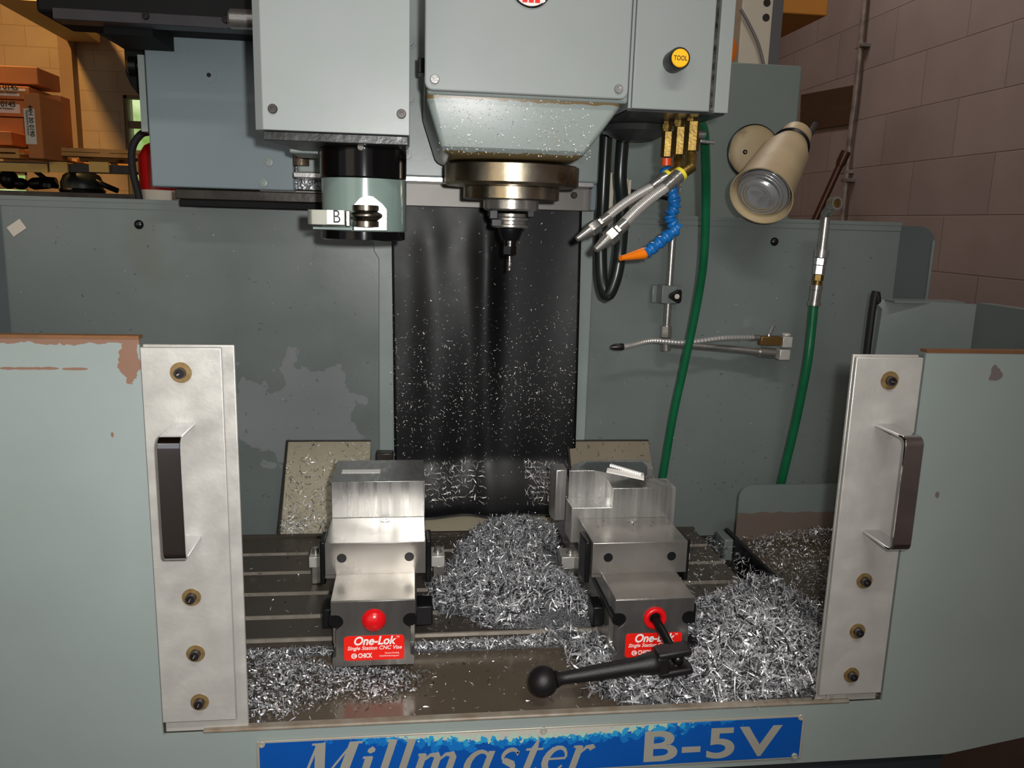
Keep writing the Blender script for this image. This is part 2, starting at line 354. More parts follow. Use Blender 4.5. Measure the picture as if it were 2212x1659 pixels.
# ================================================================== the shop
struct('floor', MB().box(-9, 2.6, -9, 9, -.1, 0), pm('wood_block_floor', (70, 48, 36), .6, 0, (46, 34, 28), 10, .7, .3, 30))
struct('ceiling', MB().box(-9, 2.6, -3, 9, 4.6, 4.7), pm('dark_ceiling', (90, 66, 44), .8, 0, (60, 44, 30), 2, .6))
XW = 2.02
struct('wall_right', MB().box(XW, XW + .2, -3, 9, 0, 4.6), WALLR, smooth=0)
YW = 7.8
wq = [P(265, 205, Y=YW), P(420, 350, Y=YW)]; wx0 = wq[0].x; wx1 = wx0 + .9; wz1 = wq[0].z; wz0 = wz1 - 1.15
bq = P(58, 372, Y=YW); bx1 = bq.x; bx0 = bx1 - 1.6; bz1 = bq.z; bz0 = bz1 - .9
m = MB()
for x0, x1, z0, z1 in [(-9, bx0, 0, 4.6), (bx0, bx1, 0, bz0), (bx0, bx1, bz1, 4.6), (bx1, wx0, 0, 4.6), (wx0, wx1, 0, wz0), (wx0, wx1, wz1, 4.6), (wx1, 2.6, 0, 4.6)]:
    m.box(x0, x1, YW, YW + .25, z0, z1)
struct('wall_back', m, WALLB, smooth=0)
struct('wall_left', MB().box(-9.2, -9, -3, 9, 0, 4.6), WALLB, smooth=0)
DAY = pm('daylight_foliage', (214, 232, 178), 1, 0, (110, 150, 50), 3.2, .25, det=6, emis=1.1)
GLASS = pm('window_glass', (235, 240, 235), .05)
gb = GLASS.node_tree.nodes['Principled BSDF']; gb.inputs['Transmission Weight'].default_value = 1.
def window(name, x0, x1, z0, z1, bars):
    f = MB(); t = .025
    f.box(x0, x1, YW + .02, YW + .1, z0, z0 + t); f.box(x0, x1, YW + .02, YW + .1, z1 - t, z1); f.box(x0, x0 + t, YW + .02, YW + .1, z0, z1); f.box(x1 - t, x1, YW + .02, YW + .1, z0, z1)
    for z in bars[0]: f.box(x0, x1, YW + .03, YW + .09, z - .03, z + .03)
    for x in bars[1]: f.box(x - .02, x + .02, YW + .03, YW + .09, z0, z1)
    o = struct(name, f, pm('window_frame_paint', (120, 104, 74), .6)); p = obj('window_pane', MB().box(x0 + .01, x1 - .01, YW + .055, YW + .062, z0 + .01, z1 - .01), GLASS, o)
    return o
def sky_board(name, x0, x1, z0, z1):
    o = obj(name, MB().box(x0 - .6, x1 + .6, YW + 1.2, YW + 1.3, z0 - .6, z1 + .6), DAY); return o
window('window_1', wx0, wx1, wz0, wz1, ([P(280, 268, Y=YW).z], [wx0 + .45]))
window('window_2', bx0, bx1, bz0, bz1, ([P(30, 376, Y=YW).z - .1], [bx0 + .8]))
sb = sky_board('foliage_outside', bx0, wx1, bz0, wz1); tag(sb, 'sunlit green foliage and pale sky seen outside through the far shop windows', 'foliage', kind='stuff')
struct('trim_1', MB().box(P(137, 100, Y=YW).x, P(165, 100, Y=YW).x, YW - .12, YW, 0, 4.6), pm('pilaster_paint', (160, 128, 92), .7, 0, (140, 112, 80), 3, .6))
a0 = P(30, -30, Y=5.2); a1 = P(180, 72, Y=7.7)
mm = MB(); d_ = a1 - a0; mm.obox((a0 + a1) / 2, d_ / 2, Vector((.13, 0, 0)), Vector((0, 0, .07))); struct('trim_2', mm, pm('beam_paint', (190, 170, 120), .6))

def wallpt(u, v): return P(u, v, X=XW)
# plank set in the block wall
q = [wallpt(1735, 205), wallpt(1856, 183), wallpt(1846, 268), wallpt(1732, 284)]
mm = MB(); mm.prism([(XW - .012, p.y, p.z) for p in q], (.03, 0, 0)); struct('trim_3', mm, DARKW)
# conduit on the right wall
pts = [wallpt(1884, -30), wallpt(1876, 60), wallpt(1862, 200), wallpt(1849, 300), wallpt(1841, 390), wallpt(1832, 480), wallpt(1826, 560)]
pts = [p + Vector((-.03, 0, 0)) for p in pts]
cdt = thing('wall_conduit', 'thin painted conduit running up the pinkish block wall', 'conduit', pts[-1])
obj('pipe', MB().tube(pts, .012, 10), pm('conduit_paint', (150, 138, 132), .45, .2, (80, 66, 60), 16, .5), cdt)
for uv in ((1841, 390), (1838, 372), (1873, 100)):
    p = wallpt(*uv) + Vector((-.02, 0, 0)); obj('clip', MB().box(p.x - .02, p.x + .02, p.y - .03, p.y + .03, p.z - .008, p.z + .008), pm('conduit_paint', (0, 0, 0)), cdt, bevel=.002)
# copper tube leaning behind the enclosure
a = P(1823, 338, X=1.86); b = P(1740, 520, X=1.72)
cp = thing('copper_pipe', 'dark copper tube leaning against the block wall beside the conduit', 'pipe', b)
obj('tube', MB().cyl(b + (b - a) * (b.z / (a.z - b.z)) * .99, a, .015), COPPER, cp); e = (a - b).normalized(); obj('flared_end', MB().lathe(a - e * .05, e, [(.015, 0), (.021, .02), (.021, .07), (.012, .07), (.012, .03)], 20), COPPER, cp)

# ================================================================== shop storage, back left
def pbox(poly_uv, Y, depth, label, name='cardboard_box', mat=CARD, cat='box', group=None, skew=0.):
    """carton: front face from top-left, top-right, bottom-right corner pixels at depth Y; sides run back depth and sideways skew"""
    a, b, c = [P(u, v, Y=Y) for u, v in poly_uv]
    o = MB(); o.prism([(a.x, Y, b.z), (b.x, Y, b.z), (b.x, Y, c.z), (a.x, Y, c.z)], (skew, depth, 0))
    x = obj(name, o, mat, bevel=.004); tag(x, label, cat, group); return x
YR = 4.4
b1 = pbox([(-60, 142), (80, 145), (84, 183)], YR, .26, 'closed cardboard carton on top of the carton stack at back left', group='cartons stacked on the pallet rack')
bx = {}
def carton(uv, Y, d, label, skew=0.): 
    e = thing('cardboard_box', label, 'box', P(uv[2][0], uv[2][1], Y=Y), 'cartons stacked on the pallet rack')
    a, b, c = [P(u, v, Y=Y) for u, v in uv]; o = MB(); o.prism([(a.x, Y, b.z), (b.x, Y, b.z), (b.x, Y, c.z), (a.x, Y, c.z)], (skew, d, 0)); obj('carton', o, CARD, e, bevel=.004); return e
e1 = carton([(-60, 184), (62, 187), (62, 215)], YR - .02, .26, 'cardboard carton with the upper white part number label facing out')
e2 = carton([(-60, 216), (58, 217), (58, 253)], YR, .26, 'cardboard carton with the lower white part number label facing out')
e3 = carton([(-60, 254), (50, 255), (50, 315)], YR, .26, 'plain cardboard carton at the bottom of the stack above the left pallet')
e4 = carton([(50, 200), (84, 202), (90, 343)], YR - .3, .27, 'tall narrow cardboard carton with a sideways white label')
e5 = carton([(100, 205), (130, 206), (133, 316)], YR + .1, .12, 'brown carton edge standing behind the tall narrow carton')
e6 = carton([(-40, 283), (24, 284), (40, 314)], YR - .17, .15, 'small cardboard carton standing in front of the bottom left stack')
def label_on(e, u0, v0, u1, v1, Y, txts, vert=False):
    a = P(u0, v0, Y=Y - .003); b = P(u1, v1, Y=Y - .003); l = obj('paper_label', MB().box(a.x, b.x, Y - .003, Y - .0005, b.z, a.z), PAPER, e)
    for s_, u, v, sz in txts:
        p = P(u, v, Y=Y - .0045); text('lettering', s_, p, sz, INK, e, rot=(PI / 2, PI / 2, 0) if vert else (PI / 2, 0, 0), off=sz * .015 if sz > .02 else 0, align='RIGHT', ext=.001)
label_on(e1, -40, 188, 55, 197, YR - .02, [('44H 10 0145', 39, 194.5, .034)]); label_on(e1, -40, 198, 42, 208, YR - .02, [('Replacement Drawers', 36, 203, .014)])
label_on(e2, -40, 222, 44, 245, YR, [('44H 10 0145', 34, 231, .034), ('Replacement Drawers', 30, 237, .014)])
label_on(e4, 50, 234, 80, 312, YR - .3, [('44H 30 0190', 66, 295, .026), ('Replacement Drawers', 60, 292, .012)], True)
# pallets on the rack
def pallet(u0, u1, v0, v1, Y, label):
    a = P(u0, v0, Y=Y); b = P(u1, v1, Y=Y); e = thing('wooden_pallet', label, 'pallet', ((a.x + b.x) / 2, Y, b.z), 'pallets on the rack shelf')
    h = a.z - b.z
    for k in range(6): y = Y + .17 * k; obj('top_board', MB().box(a.x, b.x, y, y + .1, a.z - .018, a.z), WOOD, e)
    for k in range(3): x = a.x + (b.x - a.x) * (.02 + .46 * k); obj('stringer', MB().box(x, x + .04, Y, Y + .95, b.z + .018, a.z - .018), WOOD, e)
    for k in range(3): y = Y + .42 * k; obj('bottom_board', MB().box(a.x, b.x, y, y + .1, b.z, b.z + .018), WOOD, e)
pallet(96, 345, 317, 344, YR - .1, 'empty orange-lit wooden pallet on the rack beam at back left')
pallet(-90, 42, 316, 342, YR - .22, 'wooden pallet under the carton stack at the left edge')
# rack beam with painted blocks
a = P(-60, 346, Y=YR - .15); b = P(345, 378, Y=YR - .15)
rk = thing('pallet_rack', 'dark storage rack beam with yellow painted ends below the pallets', 'rack', (a.x, YR, 0))
obj('beam', MB().box(a.x, b.x + .6, YR - .15, YR - .07, b.z, a.z), pm('rack_beam_dark', (34, 28, 24), .5), rk)
for u0, u1 in ((-60, 104), (107, 147), (192, 236), (290, 330)):
    p0 = P(u0, 349, Y=YR - .16); p1 = P(u1, 373, Y=YR - .16); obj('painted_block', MB().box(p0.x, p1.x, YR - .165, YR - .15, p1.z, p0.z), RACK, rk)
p0 = P(190, 385, Y=YR + .1)
obj('shelf', MB().box(a.x, b.x + .6, YR - .1, YR + .9, P(100, 422, Y=YR - .1).z - .015, P(100, 414, Y=YR - .1).z), DKMETAL, rk)
for x in (a.x - .3, b.x + .5): obj('upright', MB().box(x, x + .08, YR + .0, YR + .08, 0, b.z + .02), DKMETAL, rk)
tzz = P(100, 414, Y=YR + .1).z
def lump(name, u, v, w_, h_, label, cat, mat=BLACKM, extra=None):
    p = P(u, v, Y=YR + .1); e = thing(name, label, cat, (p.x, YR + .1, tzz)); return p, e
p, e = lump('hand_grinder', 98, 402, 0, 0, 'black power tool lying on the rack shelf with its handle up', 'power tool')
p = Vector((p.x, p.y, tzz)); obj('tool_body', MB().lathe(p + Vector((-.075, 0, .035)), (1, 0, .1), [(.02, 0), (.03, .02), (.03, .09), (.024, .13)], 16), BLACKM, e)
obj('guard', MB().lathe(p + Vector((.025, -.02, .02)), (.1, 0, 1), [(.045, 0), (.045, .02), (.03, .035)], 20), BLACKM, e); obj('grip', MB().tube([p + Vector((.02, 0, .05)), p + Vector((-.03, 0, .09)), p + Vector((-.075, 0, .13))], .012), BLACKM, e)
p, e = lump('welding_helmet', 178, 402, 0, 0, 'round dark green helmet resting on the rack shelf', 'helmet')
p = Vector((p.x, p.y, tzz)); gm = pm('dark_green_shell', (40, 48, 44), .4)
obj('shell', MB().lathe(p, (0, 0, 1), [(.1, 0), (.1, .05), (.085, .085), (.05, .108), (0, .115)], 24), gm, e); obj('rim', MB().lathe(p, (0, 0, 1), [(.105, 0), (.108, .012), (.1, .02)], 24), BLACKM, e); obj('strap', MB().tube([p + Vector((.08, -.03, .06)), p + Vector((.12, -.04, .04)), p + Vector((.17, 0, .015))], .014), BLACKM, e)
p, e = lump('angle_tool', 20, 402, 0, 0, 'black handled tool with an orange cable in front of the lower window', 'power tool')
p = Vector((p.x, p.y, tzz)); obj('tool_body', MB().ball(p + Vector((.0, 0, .055)), .045, sc=(1, 1, 1.05)).ball(p + Vector((.055, 0, .035)), .032, sc=(1.2, 1, .9)), BLACKM, e); obj('cable', MB().tube([p + Vector((-.3, .02, .0)), p + Vector((-.14, 0, .06)), p + Vector((-.05, 0, .06)), p + Vector((0, 0, .08))], .016), pm('orange_rubber', (200, 70, 30), .5), e)
# machine hose loop and extinguisher behind the enclosure
YE = 2.05
a = P(330, 281, Y=YE); hp = [P(330, 284, Y=YE), P(305, 290, Y=YE), P(286, 320, Y=YE), P(287, 370, Y=YE), P(300, 425, Y=YE), P(303, 470, Y=YE)]
ho = obj('rubber_hose', MB().tube(hp, .0085), pm('matte_hose', (34, 30, 32), .7)); tag(ho, 'thick black hose curving down beside the red extinguisher', 'hose')
p0 = P(322, 405, Y=YE + .05); p1 = P(322, 306, Y=YE + .05)
fe = thing('fire_extinguisher', 'red fire extinguisher showing at the left edge of the grey housing', 'extinguisher', (p0.x + .03, YE + .0495, 1.2))
obj('cylinder', MB().lathe((p0.x + .03, YE + .0495, 1.2), (0, 0, 1), [(.045, 0), (.05, .01), (.05, p1.z - 1.235), (.035, p1.z - 1.21), (.018, p1.z - 1.2)], 28), REDPAINT, fe)
obj('bracket', MB().box(p0.x + .02, p0.x + .05, YE - .0005, YE + .02, 1.5, 1.52), BLACKM, fe)
obj('stand', MB().box(p0.x + .0, p0.x + .06, YE + .02, YE + .08, 0, 1.1995), BLACKM, fe)
obj('collar', MB().lathe((p0.x + .03, YE + .0495, p0.z - .03), (0, 0, 1), [(.051, 0), (.0515, .012), (.051, .024)], 28), PAPER, fe)

# ================================================================== right background
YG = 2.1
cab = thing('electrical_cabinet', 'grey green steel cabinet standing behind the enclosure under the cream post', 'cabinet', (P(1650, 300, Y=YG).x, YG + .2, 0))
a = P(1290, 135, Y=YG); b = P(1735, 142, Y=YG)
obj('cabinet_body', MB().box(a.x, b.x, YG, YG + .3, 0, b.z), pm('cabinet_paint', (122, 134, 130), .4, 0, (108, 118, 112), 3, .6, c3=(132, 132, 100), s3=5, t3=.64, w3=.2), cab, bevel=.006)
YQ = 2.45
po = thing('perforated_post', 'cream steel post with round holes rising above the grey cabinet', 'post', (P(1632, 100, Y=YQ).x, YQ, 0))
a = P(1600, 60, Y=YQ); b = P(1667, 60, Y=YQ); obj('post', MB().box(a.x, b.x, YQ, YQ + .06, 0, 3.2), WHITEPL, po, bevel=.004)
obj('side_flange', MB().box(b.x + .001, P(1690, 60, Y=YQ).x, YQ + .005, YQ + .08, 0, 3.2), pm('flange_grey', (90, 90, 92), .5), po)
for uv in ((1657, 6), (1655, 38), (1661, -26)):
    p = P(*uv, Y=YQ - .001); m = MB(); m.lathe(p, (0, 1, 0), [(.011, 0), (.011, .003), (.0075, .003), (.0075, .01)], 20); obj('hole_rim', m, DKMETAL, po)
pts = [P(1600, 20, Y=YQ - .02), P(1618, 52, Y=YQ - .02), P(1638, 95, Y=YQ - .02), P(1650, 140, Y=YQ - .02)]
tag(obj('thin_cable', MB().tube(pts, .0045), pm('grey_cable', (110, 108, 108), .5)), 'thin grey cable hanging in front of the cream post', 'cable')
a = P(1640, -60, Y=2.75); b = P(1787, 34, Y=2.75)
hb = thing('storage_box', 'orange cardboard box on a high shelf at the top right against the block wall', 'box', ((a.x + b.x) / 2, 2.75, b.z))
obj('carton', MB().box(a.x, b.x, 2.75, 3.35, b.z, a.z), pm('orange_card', (196, 130, 48), .8), hb, bevel=.004)
p0 = P(1592, 60, Y=2.3)
fl = obj('reflector_disc', MB().lathe(P(1549, 110, Y=2.42), (0, -1, 0), [(.052, 0), (.052, .02), (.04, .028)], 32), pm('orange_lens', (220, 110, 20), .4)); tag(fl, 'orange round edge peeking out behind the right side box', 'reflector')

# ================================================================== machine enclosure
ME = thing('machine_enclosure', 'grey green sheet metal splash enclosure of the milling machine with the blue name plate', 'enclosure', (.18, 1.4, 0))
PANELW = PANEL.copy(); PANELW.name = 'back_panel_paint'
xl, xr = P(6, 540, Y=YB).x, P(1933, 600, Y=YB).x; zt = P(1000, 461, Y=YB).z; zt = 1.616
sc0 = P(670, 900, Y=YB)
add_wear(PANELW, (130, 134, 136), None, 0, 1, .1, 14., extra=[((P(660, 900, Y=YB).x - .18, YB - 1.4, P(660, 880, Y=YB).z), (.17, 9, .15))])
m = MB(); m.box(xl, xr, YB, YB + .004, .867, zt); m.box(xl, xr, YB - .004, YB + .012, zt, zt + .008); obj('back_panel', m, PANELW, ME)
m = MB(); m.box(xl, xr, YB - .0025, YB, zt - .012, zt - .0005); obj('top_hem', m, PANEL, ME)
# angled wings
def wing(pts2, z0, z1, rc=0, nm='side_wing', mat=PANEL):
    (x0, y0), (x1, y1) = pts2; d = Vector((x1 - x0, y1 - y0, 0)); n = Vector((-d.y, d.x, 0)).normalized() * .004; L_ = d.length; d.normalize()
    poly = [Vector((x0, y0, z0)), Vector((x1, y1, z0))]
    if rc:
        for k in range(7): t = PI / 2 * k / 6; poly.append(Vector((x1, y1, z1 - rc)) - d * rc * (1 - math.cos(t)) + Vector((0, 0, rc * math.sin(t))))
    else: poly.append(Vector((x1, y1, z1)))
    poly.append(Vector((x0, y0, z1))); mm = MB(); mm.prism(poly, n); return obj(nm, mm, mat, ME)
we = P(2012, 560, Y=YB - .07); wing([(xr, YB), (we.x, YB - .07)], .9, zt, .035, mat=DARKP)
mm = MB(); mm.tube([Vector((we.x, YB - .07, .95)), Vector((we.x, YB - .07, zt - .03))], .0035, 8); obj('edge_bead', mm, PANEL, ME)
wl = Vector((xl - .12, YB - .12, 0)); wing([(xl, YB), (wl.x, wl.y)], .9, zt, mat=DARKP)
for u, v in ((300, 485), (1673, 522)):
    p = P(u, v, Y=YB - .001); mm = MB(); mm.ball(p, .0095, 16, 10, sc=(1, .6, 1)); obj('panel_plug', mm, BLACK, ME)
p = P(36, 492, Y=YB - .001); mm = MB(); mm.obox(p, Vector((.013, 0, .009)), Vector((0, .0006, 0)), Vector((-.006, 0, .009))); obj('adhesive_pad', mm, PAPER, ME)
# seam strip beside the curtain
xs0, xs1 = P(808, 700, Y=YB - .006).x, P(1275, 700, Y=YB - .006).x
z1_, z0_ = P(825, 530, Y=YB).z, .96
x2_ = P(818, 570, Y=YB).x
mm = MB(); mm.prism([(xs0, YB, z1_ + .12), (xs0, YB, z1_ - .012), (x2_, YB, z1_ - .028), (x2_, YB, z0_), (xs1, YB, z0_), (xs1, YB, z1_ + .12)], (0, -.008, 0)); obj('seam_strip', mm, PAINT, ME, bevel=.002)
a = P(812, 955, Y=YB - .03); b = P(850, 995, Y=YB - .03); obj('strip_foot', MB().box(a.x, b.x, YB - .04, YB - .01, b.z, b.z + .02), DKMETAL, ME, bevel=.003)
# right rear corner guard and right side wall
Yc = 1.5; c0 = P(1885, 648, Y=Yc + .06); c1 = P(2110, 655, Y=Yc - .02); c1.z = c0.z = (c0.z + c1.z) / 2
d = (c1 - c0).normalized(); poly = [Vector((c0.x, c0.y, .9)), Vector((c1.x, c1.y, .9)), Vector((c1.x, c1.y, c1.z))]
for k in range(6): t = PI / 2 * k / 5; poly.append(Vector((c0.x, c0.y, c0.z - .02)) + d * .02 * (1 - math.sin(t)) + Vector((0, 0, .02 * math.sin(t))))
poly = poly[:3] + poly[3:][::-1][::1] if False else poly[:3] + [q for q in poly[3:]][::-1]
poly = poly[:3] + sorted(poly[3:], key=lambda q: -q.z); mm = MB(); mm.prism(poly, Vector((0, .004, 0))); obj('corner_guard', mm, PANEL, ME)
mm = MB(); mm.tube([Vector((c0.x, c0.y - .002, .92)), Vector((c0.x, c0.y - .002, c0.z - .03)), Vector((c0.x + .012, c0.y - .002, c0.z - .006))], .0075, 10); obj('rubber_edging', mm, RUBBER, ME)
mm = MB(); mm.box(c0.x + .02, c1.x, c0.y - .045, c0.y + .006, c0.z - .003, c0.z + .001); obj('guard_flange', mm, PANEL, ME)
mm = MB(); mm.box(c1.x, c1.x + .004, YF, c1.y, .9, c1.z); mm.box(c1.x, c1.x + .03, YF, c1.y, c1.z, c1.z + .003); obj('side_panel', mm, PANEL, ME)
mm = MB(); mm.box(xl - .13, xl - .125, YF, YB - .12, .9, 1.47); obj('side_panel', mm, PANEL, ME)
# front fixed panels
zL = P(300, 733, Y=YF).z; xL = P(301, 745, Y=YF).x; zR = P(1998, 762, Y=YF).z; xR = P(1996, 800, Y=YF).x
FRL = PAINT.copy(); FRL.name = 'left_front_paint'
add_wear(FRL, (128, 98, 82), 2, zL, -1, .006, 60., extra=[((xL - .18 - .012, YF - 1.4, zL - .03), (.016, 9, .028)), ((xL - .18 - .012, YF - 1.4, zL - .012), (.012, 9, .018)), ((P(60, 796, Y=YF).x - .18, YF - 1.4, P(60, 796, Y=YF).z), (.02, 9, .0022)), ((P(110, 796, Y=YF).x - .18, YF - 1.4, P(110, 796, Y=YF).z), (.014, 9, .0020)), ((P(20, 796, Y=YF).x - .18, YF - 1.4, P(20, 796, Y=YF).z), (.012, 9, .0020)), ((P(165, 797, Y=YF).x - .18, YF - 1.4, P(165, 797, Y=YF).z), (.02, 9, .002)), ((P(240, 900, Y=YF).x - .18, YF - 1.4, P(273, 938, Y=YF).z), (.002, 9, .004))])
FRR = PAINT.copy(); FRR.name = 'right_front_paint'
pp = P(2153, 808, Y=YF); p2 = P(2025, 1068, Y=YF)
add_wear(FRR, (110, 100, 100), None, 0, 1, .1, 70., extra=[((pp.x - .18, YF - 1.4, pp.z), (.011, 9, .015)), ((p2.x - .18, YF - 1.4, p2.z), (.0035, 9, .0045))])
zb = P(1740, 1647, Y=YF).z
mm = MB(); mm.box(-.85, xL, YF, YF + .004, zb, zL); obj('front_panel', mm, FRL, ME)
q1 = P(2050, 1612, Y=YF); q2 = P(2240, 1572, Y=YF)
mm = MB(); mm.prism([(xR, YF, zb), (q1.x, YF, zb + .001), (q2.x + .1, YF, q2.z + .006), (q2.x + .12, YF, zR), (xR, YF, zR)], (0, .004, 0)); obj('front_panel', mm, FRR, ME)
EDGE = pm('bare_brown_edge', (150, 104, 66), .35, .3, (110, 80, 60), 20, .6)
mm = MB(); mm.box(-.85, xL, YF - .001, YF + .014, zL, zL + .004); obj('top_flange', mm, EDGE, ME)
mm = MB(); mm.box(xR, q2.x + .12, YF - .001, YF + .014, zR, zR + .004); obj('top_flange', mm, EDGE, ME)
zd = P(348, 1588, Y=YF).z
mm = MB(); mm.box(xL, xR, YF, YF + .004, zb, zd); obj('base_front', mm, PAINT, ME)
mm = MB(); mm.box(-.85, q1.x, YF + .01, YF + .2, .4, zb - .004); obj('base_plinth', mm, pm('plinth_dark', (40, 46, 50), .4), ME)
# sill plate and gutter tray
xs = P(535, 1500, Z=ZS).x
mm = MB(); mm.box(-.8, .98, YF + .004, 1.2, ZS - .006, ZS - .0005); obj('sill_plate', mm, SILL, ME)
mm = MB(); mm.box(xL + .05, xR - .05, YF - .002, YF + .012, zd, zd + .005); obj('sill_lip', mm, pm('worn_lip', (158, 154, 142), .5, .1, (124, 104, 84), 40, .6), ME, bevel=.002)
mm = MB(); mm.box(-.85, 1.0, 1.2, 1.846, .86, .866); obj('splash_tray', mm, DKMETAL, ME)
# name plate
NP = P(553, 1600, Y=YF - .003); NQ = P(1740, 1546, Y=YF - .003); NB = P(1725, 1638, Y=YF - .003)
zt_ = (NP.z + NQ.z) / 2; zb_ = NB.z; x0, x1 = NP.x, NQ.x
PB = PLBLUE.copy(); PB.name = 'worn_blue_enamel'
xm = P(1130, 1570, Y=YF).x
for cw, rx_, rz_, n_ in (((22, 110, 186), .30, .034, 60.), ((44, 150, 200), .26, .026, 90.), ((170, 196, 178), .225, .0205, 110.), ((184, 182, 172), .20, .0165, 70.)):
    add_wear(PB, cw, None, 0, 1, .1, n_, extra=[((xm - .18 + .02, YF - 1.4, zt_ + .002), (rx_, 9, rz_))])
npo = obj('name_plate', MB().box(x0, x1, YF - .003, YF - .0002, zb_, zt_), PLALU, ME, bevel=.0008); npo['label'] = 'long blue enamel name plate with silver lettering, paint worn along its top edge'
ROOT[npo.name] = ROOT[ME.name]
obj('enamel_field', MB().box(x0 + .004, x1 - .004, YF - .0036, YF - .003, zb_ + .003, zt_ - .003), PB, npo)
for u, v in ((565, 1608), (1730, 1549), (1716, 1633), (1174, 1578)):
    p = P(u, v, Y=YF - .0038); screw(npo, (p.x, YF - .0036, p.z), (0, -1, 0), .0048, .0022, PLALU)
pB = P(1382, 1644, Y=YF - .0037)
text('lettering', 'B-5V', (pB.x, YF - .0037, pB.z - .0005), .066, PLALU, npo, off=.0014, space=1.1, fit=P(1677, 1600, Y=YF).x - pB.x)
# italic serif letters of the maker's word, drawn with a broad pen
PENN = [0]
def pen(mb, pts, O, s, y, wd):
    """stroke through pts (letter units), widths per point, sheared like italics"""
    n = len(pts); L_, R_ = [], []
    for i in range(n):
        a_ = Vector(pts[max(i - 1, 0)][:2]); b_ = Vector(pts[min(i + 1, n - 1)][:2]); t = (b_ - a_).normalized(); nn = Vector((-t.y, t.x)); w_ = pts[i][2] / 2; c_ = Vector(pts[i][:2]); L_.append(c_ + nn * w_); R_.append(c_ - nn * w_)
    def W3(q): return (O.x + (q.x + q.y * .3) * s, y, O.z + q.y * s)
    for i in range(n - 1):
        PENN[0] += 1; mb.prism([W3(L_[i]), W3(L_[i + 1]), W3(R_[i + 1]), W3(R_[i])], (0, -.0003 - .000008 * (PENN[0] % 29), 0))
def arc(cx, cy, rx, ry, a0, a1, w0, w1, n=14):
    return [(cx + rx * math.cos(math.radians(a0 + (a1 - a0) * k / n)), cy + ry * math.sin(math.radians(a0 + (a1 - a0) * k / n)), w0 + (w1 - w0) * math.sin(PI * k / n) ** 2) for k in range(n + 1)]
GL = {  # advance, strokes; x-height .62, cap 1.0
 'M': (1.08, [[(.08, 0, .06), (.16, 1, .06)], [(.2, 1, .2), (.42, 0, .2)], [(.42, 0, .05), (.82, 1, .05)], [(.84, 1, .2), (.8, 0, .2)], [(0, .02, .045), (.2, .02, .045)], [(.05, .98, .045), (.28, .98, .045)], [(.68, .02, .045), (.94, .02, .045)], [(.78, .98, .045), (1.0, .98, .045)]]),
 'i': (.36, [[(.14, .6, .16), (.14, .06, .16), (.2, .02, .06), (.3, .1, .03)], [(.02, .6, .05), (.2, .6, .05)], [(.14, .86, .02), (.14, .8, .15), (.14, .74, .15), (.14, .7, .02)]]),
 'l': (.36, [[(.14, .98, .16), (.14, .06, .16), (.2, .02, .06), (.3, .1, .03)], [(.02, .98, .05), (.2, .98, .05)]]),
 'm': (.98, [[(.1, .6, .15), (.1, 0, .15)], [(0, .6, .05), (.14, .6, .05)], [(.12, .42, .04), (.24, .58, .08), (.36, .58, .13), (.4, .5, .15), (.4, 0, .15)], [(.42, .42, .04), (.54, .58, .08), (.66, .58, .13), (.7, .5, .15), (.7, .06, .15), (.76, .02, .06), (.88, .1, .03)]]),
 'a': (.64, [arc(.26, .3, .2, .3, 20, 340, .05, .15), [(.46, .6, .14), (.44, .06, .14), (.5, .02, .06), (.6, .1, .03)]]),
 's': (.5, [arc(.22, .46, .14, .15, 20, 230, .05, .11), [(.12, .36, .12), (.32, .24, .15)], arc(.2, .15, .15, .15, 50, -165, .11, .1), [(.35, .56, .06), (.36, .46, .03)]]),
 't': (.42, [[(.18, .82, .04), (.16, .6, .15), (.14, .1, .15), (.2, .02, .08), (.34, .12, .03)], [(.0, .59, .05), (.34, .59, .05)]]),
 'e': (.54, [arc(.25, .3, .2, .3, 10, 330, .05, .15), [(.06, .32, .04), (.45, .33, .05)]]),
 'r': (.46, [[(.12, .6, .15), (.12, 0, .15)], [(0, .6, .05), (.16, .6, .05)], [(.14, .4, .04), (.26, .58, .08), (.36, .58, .13), (.4, .52, .13)]]),
}
mb = MB(); pM = P(668, 1660, Y=YF - .0037); zc = P(668, 1607, Y=YF - .0037).z; S_ = .062; adv = 0; word = 'Millmaster'
xe = P(1300, 1590, Y=YF).x; tot = sum(GL[c][0] for c in word) * S_; xs_ = P(640, 1640, Y=YF).x; kx = (xe - xs_ - .3 * S_) / tot
zb0 = zc - S_
for ch in word:
    for st in GL[ch][1]: pen(mb, [(a * kx, b, c * 1.05) for a, b, c in st], Vector((xs_ + adv, 0, zb0)), S_, YF - .0036, 0)
    adv += GL[ch][0] * S_ * kx
obj('lettering', mb, PLALU, npo, smooth=0)

# right chip tray with its worn back plate and the dark rib
TP = PANEL.copy(); TP.name = 'worn_tray_paint'
a = P(1590, 1150, Y=1.66); tz = P(1620, 1048, Y=1.66).z; x1_ = .98
add_wear(TP, (104, 92, 84), 2, P(1700, 1112, Y=1.66).z, 1, .006, 40.)
mm = MB(); poly = [Vector((a.x, 1.66, .9)), Vector((x1_, 1.66, .9)), Vector((x1_, 1.66, tz))]
for k in range(6): t = PI / 2 * k / 5; poly.append(Vector((a.x + .03 - .03 * math.sin(t), 1.66, tz - .03 + .03 * math.cos(t))))
mm.prism(poly, (0, .005, 0)); obj('tray_back_plate', mm, TP, ME)
mm = MB(); mm.box(.705, 1.0, 1.2, 1.66, .905, .912); obj('chip_tray', mm, SILL, ME)
mm = MB(); mm.box(.688, .696, 1.23, 1.63, .90, T + .004); obj('tray_rib', mm, BLACKM, ME, bevel=.002)
mm = MB(); mm.box(.668, .688, 1.575, 1.63, .90, T - .002); obj('rib_lug', mm, PANEL, ME, bevel=.003)

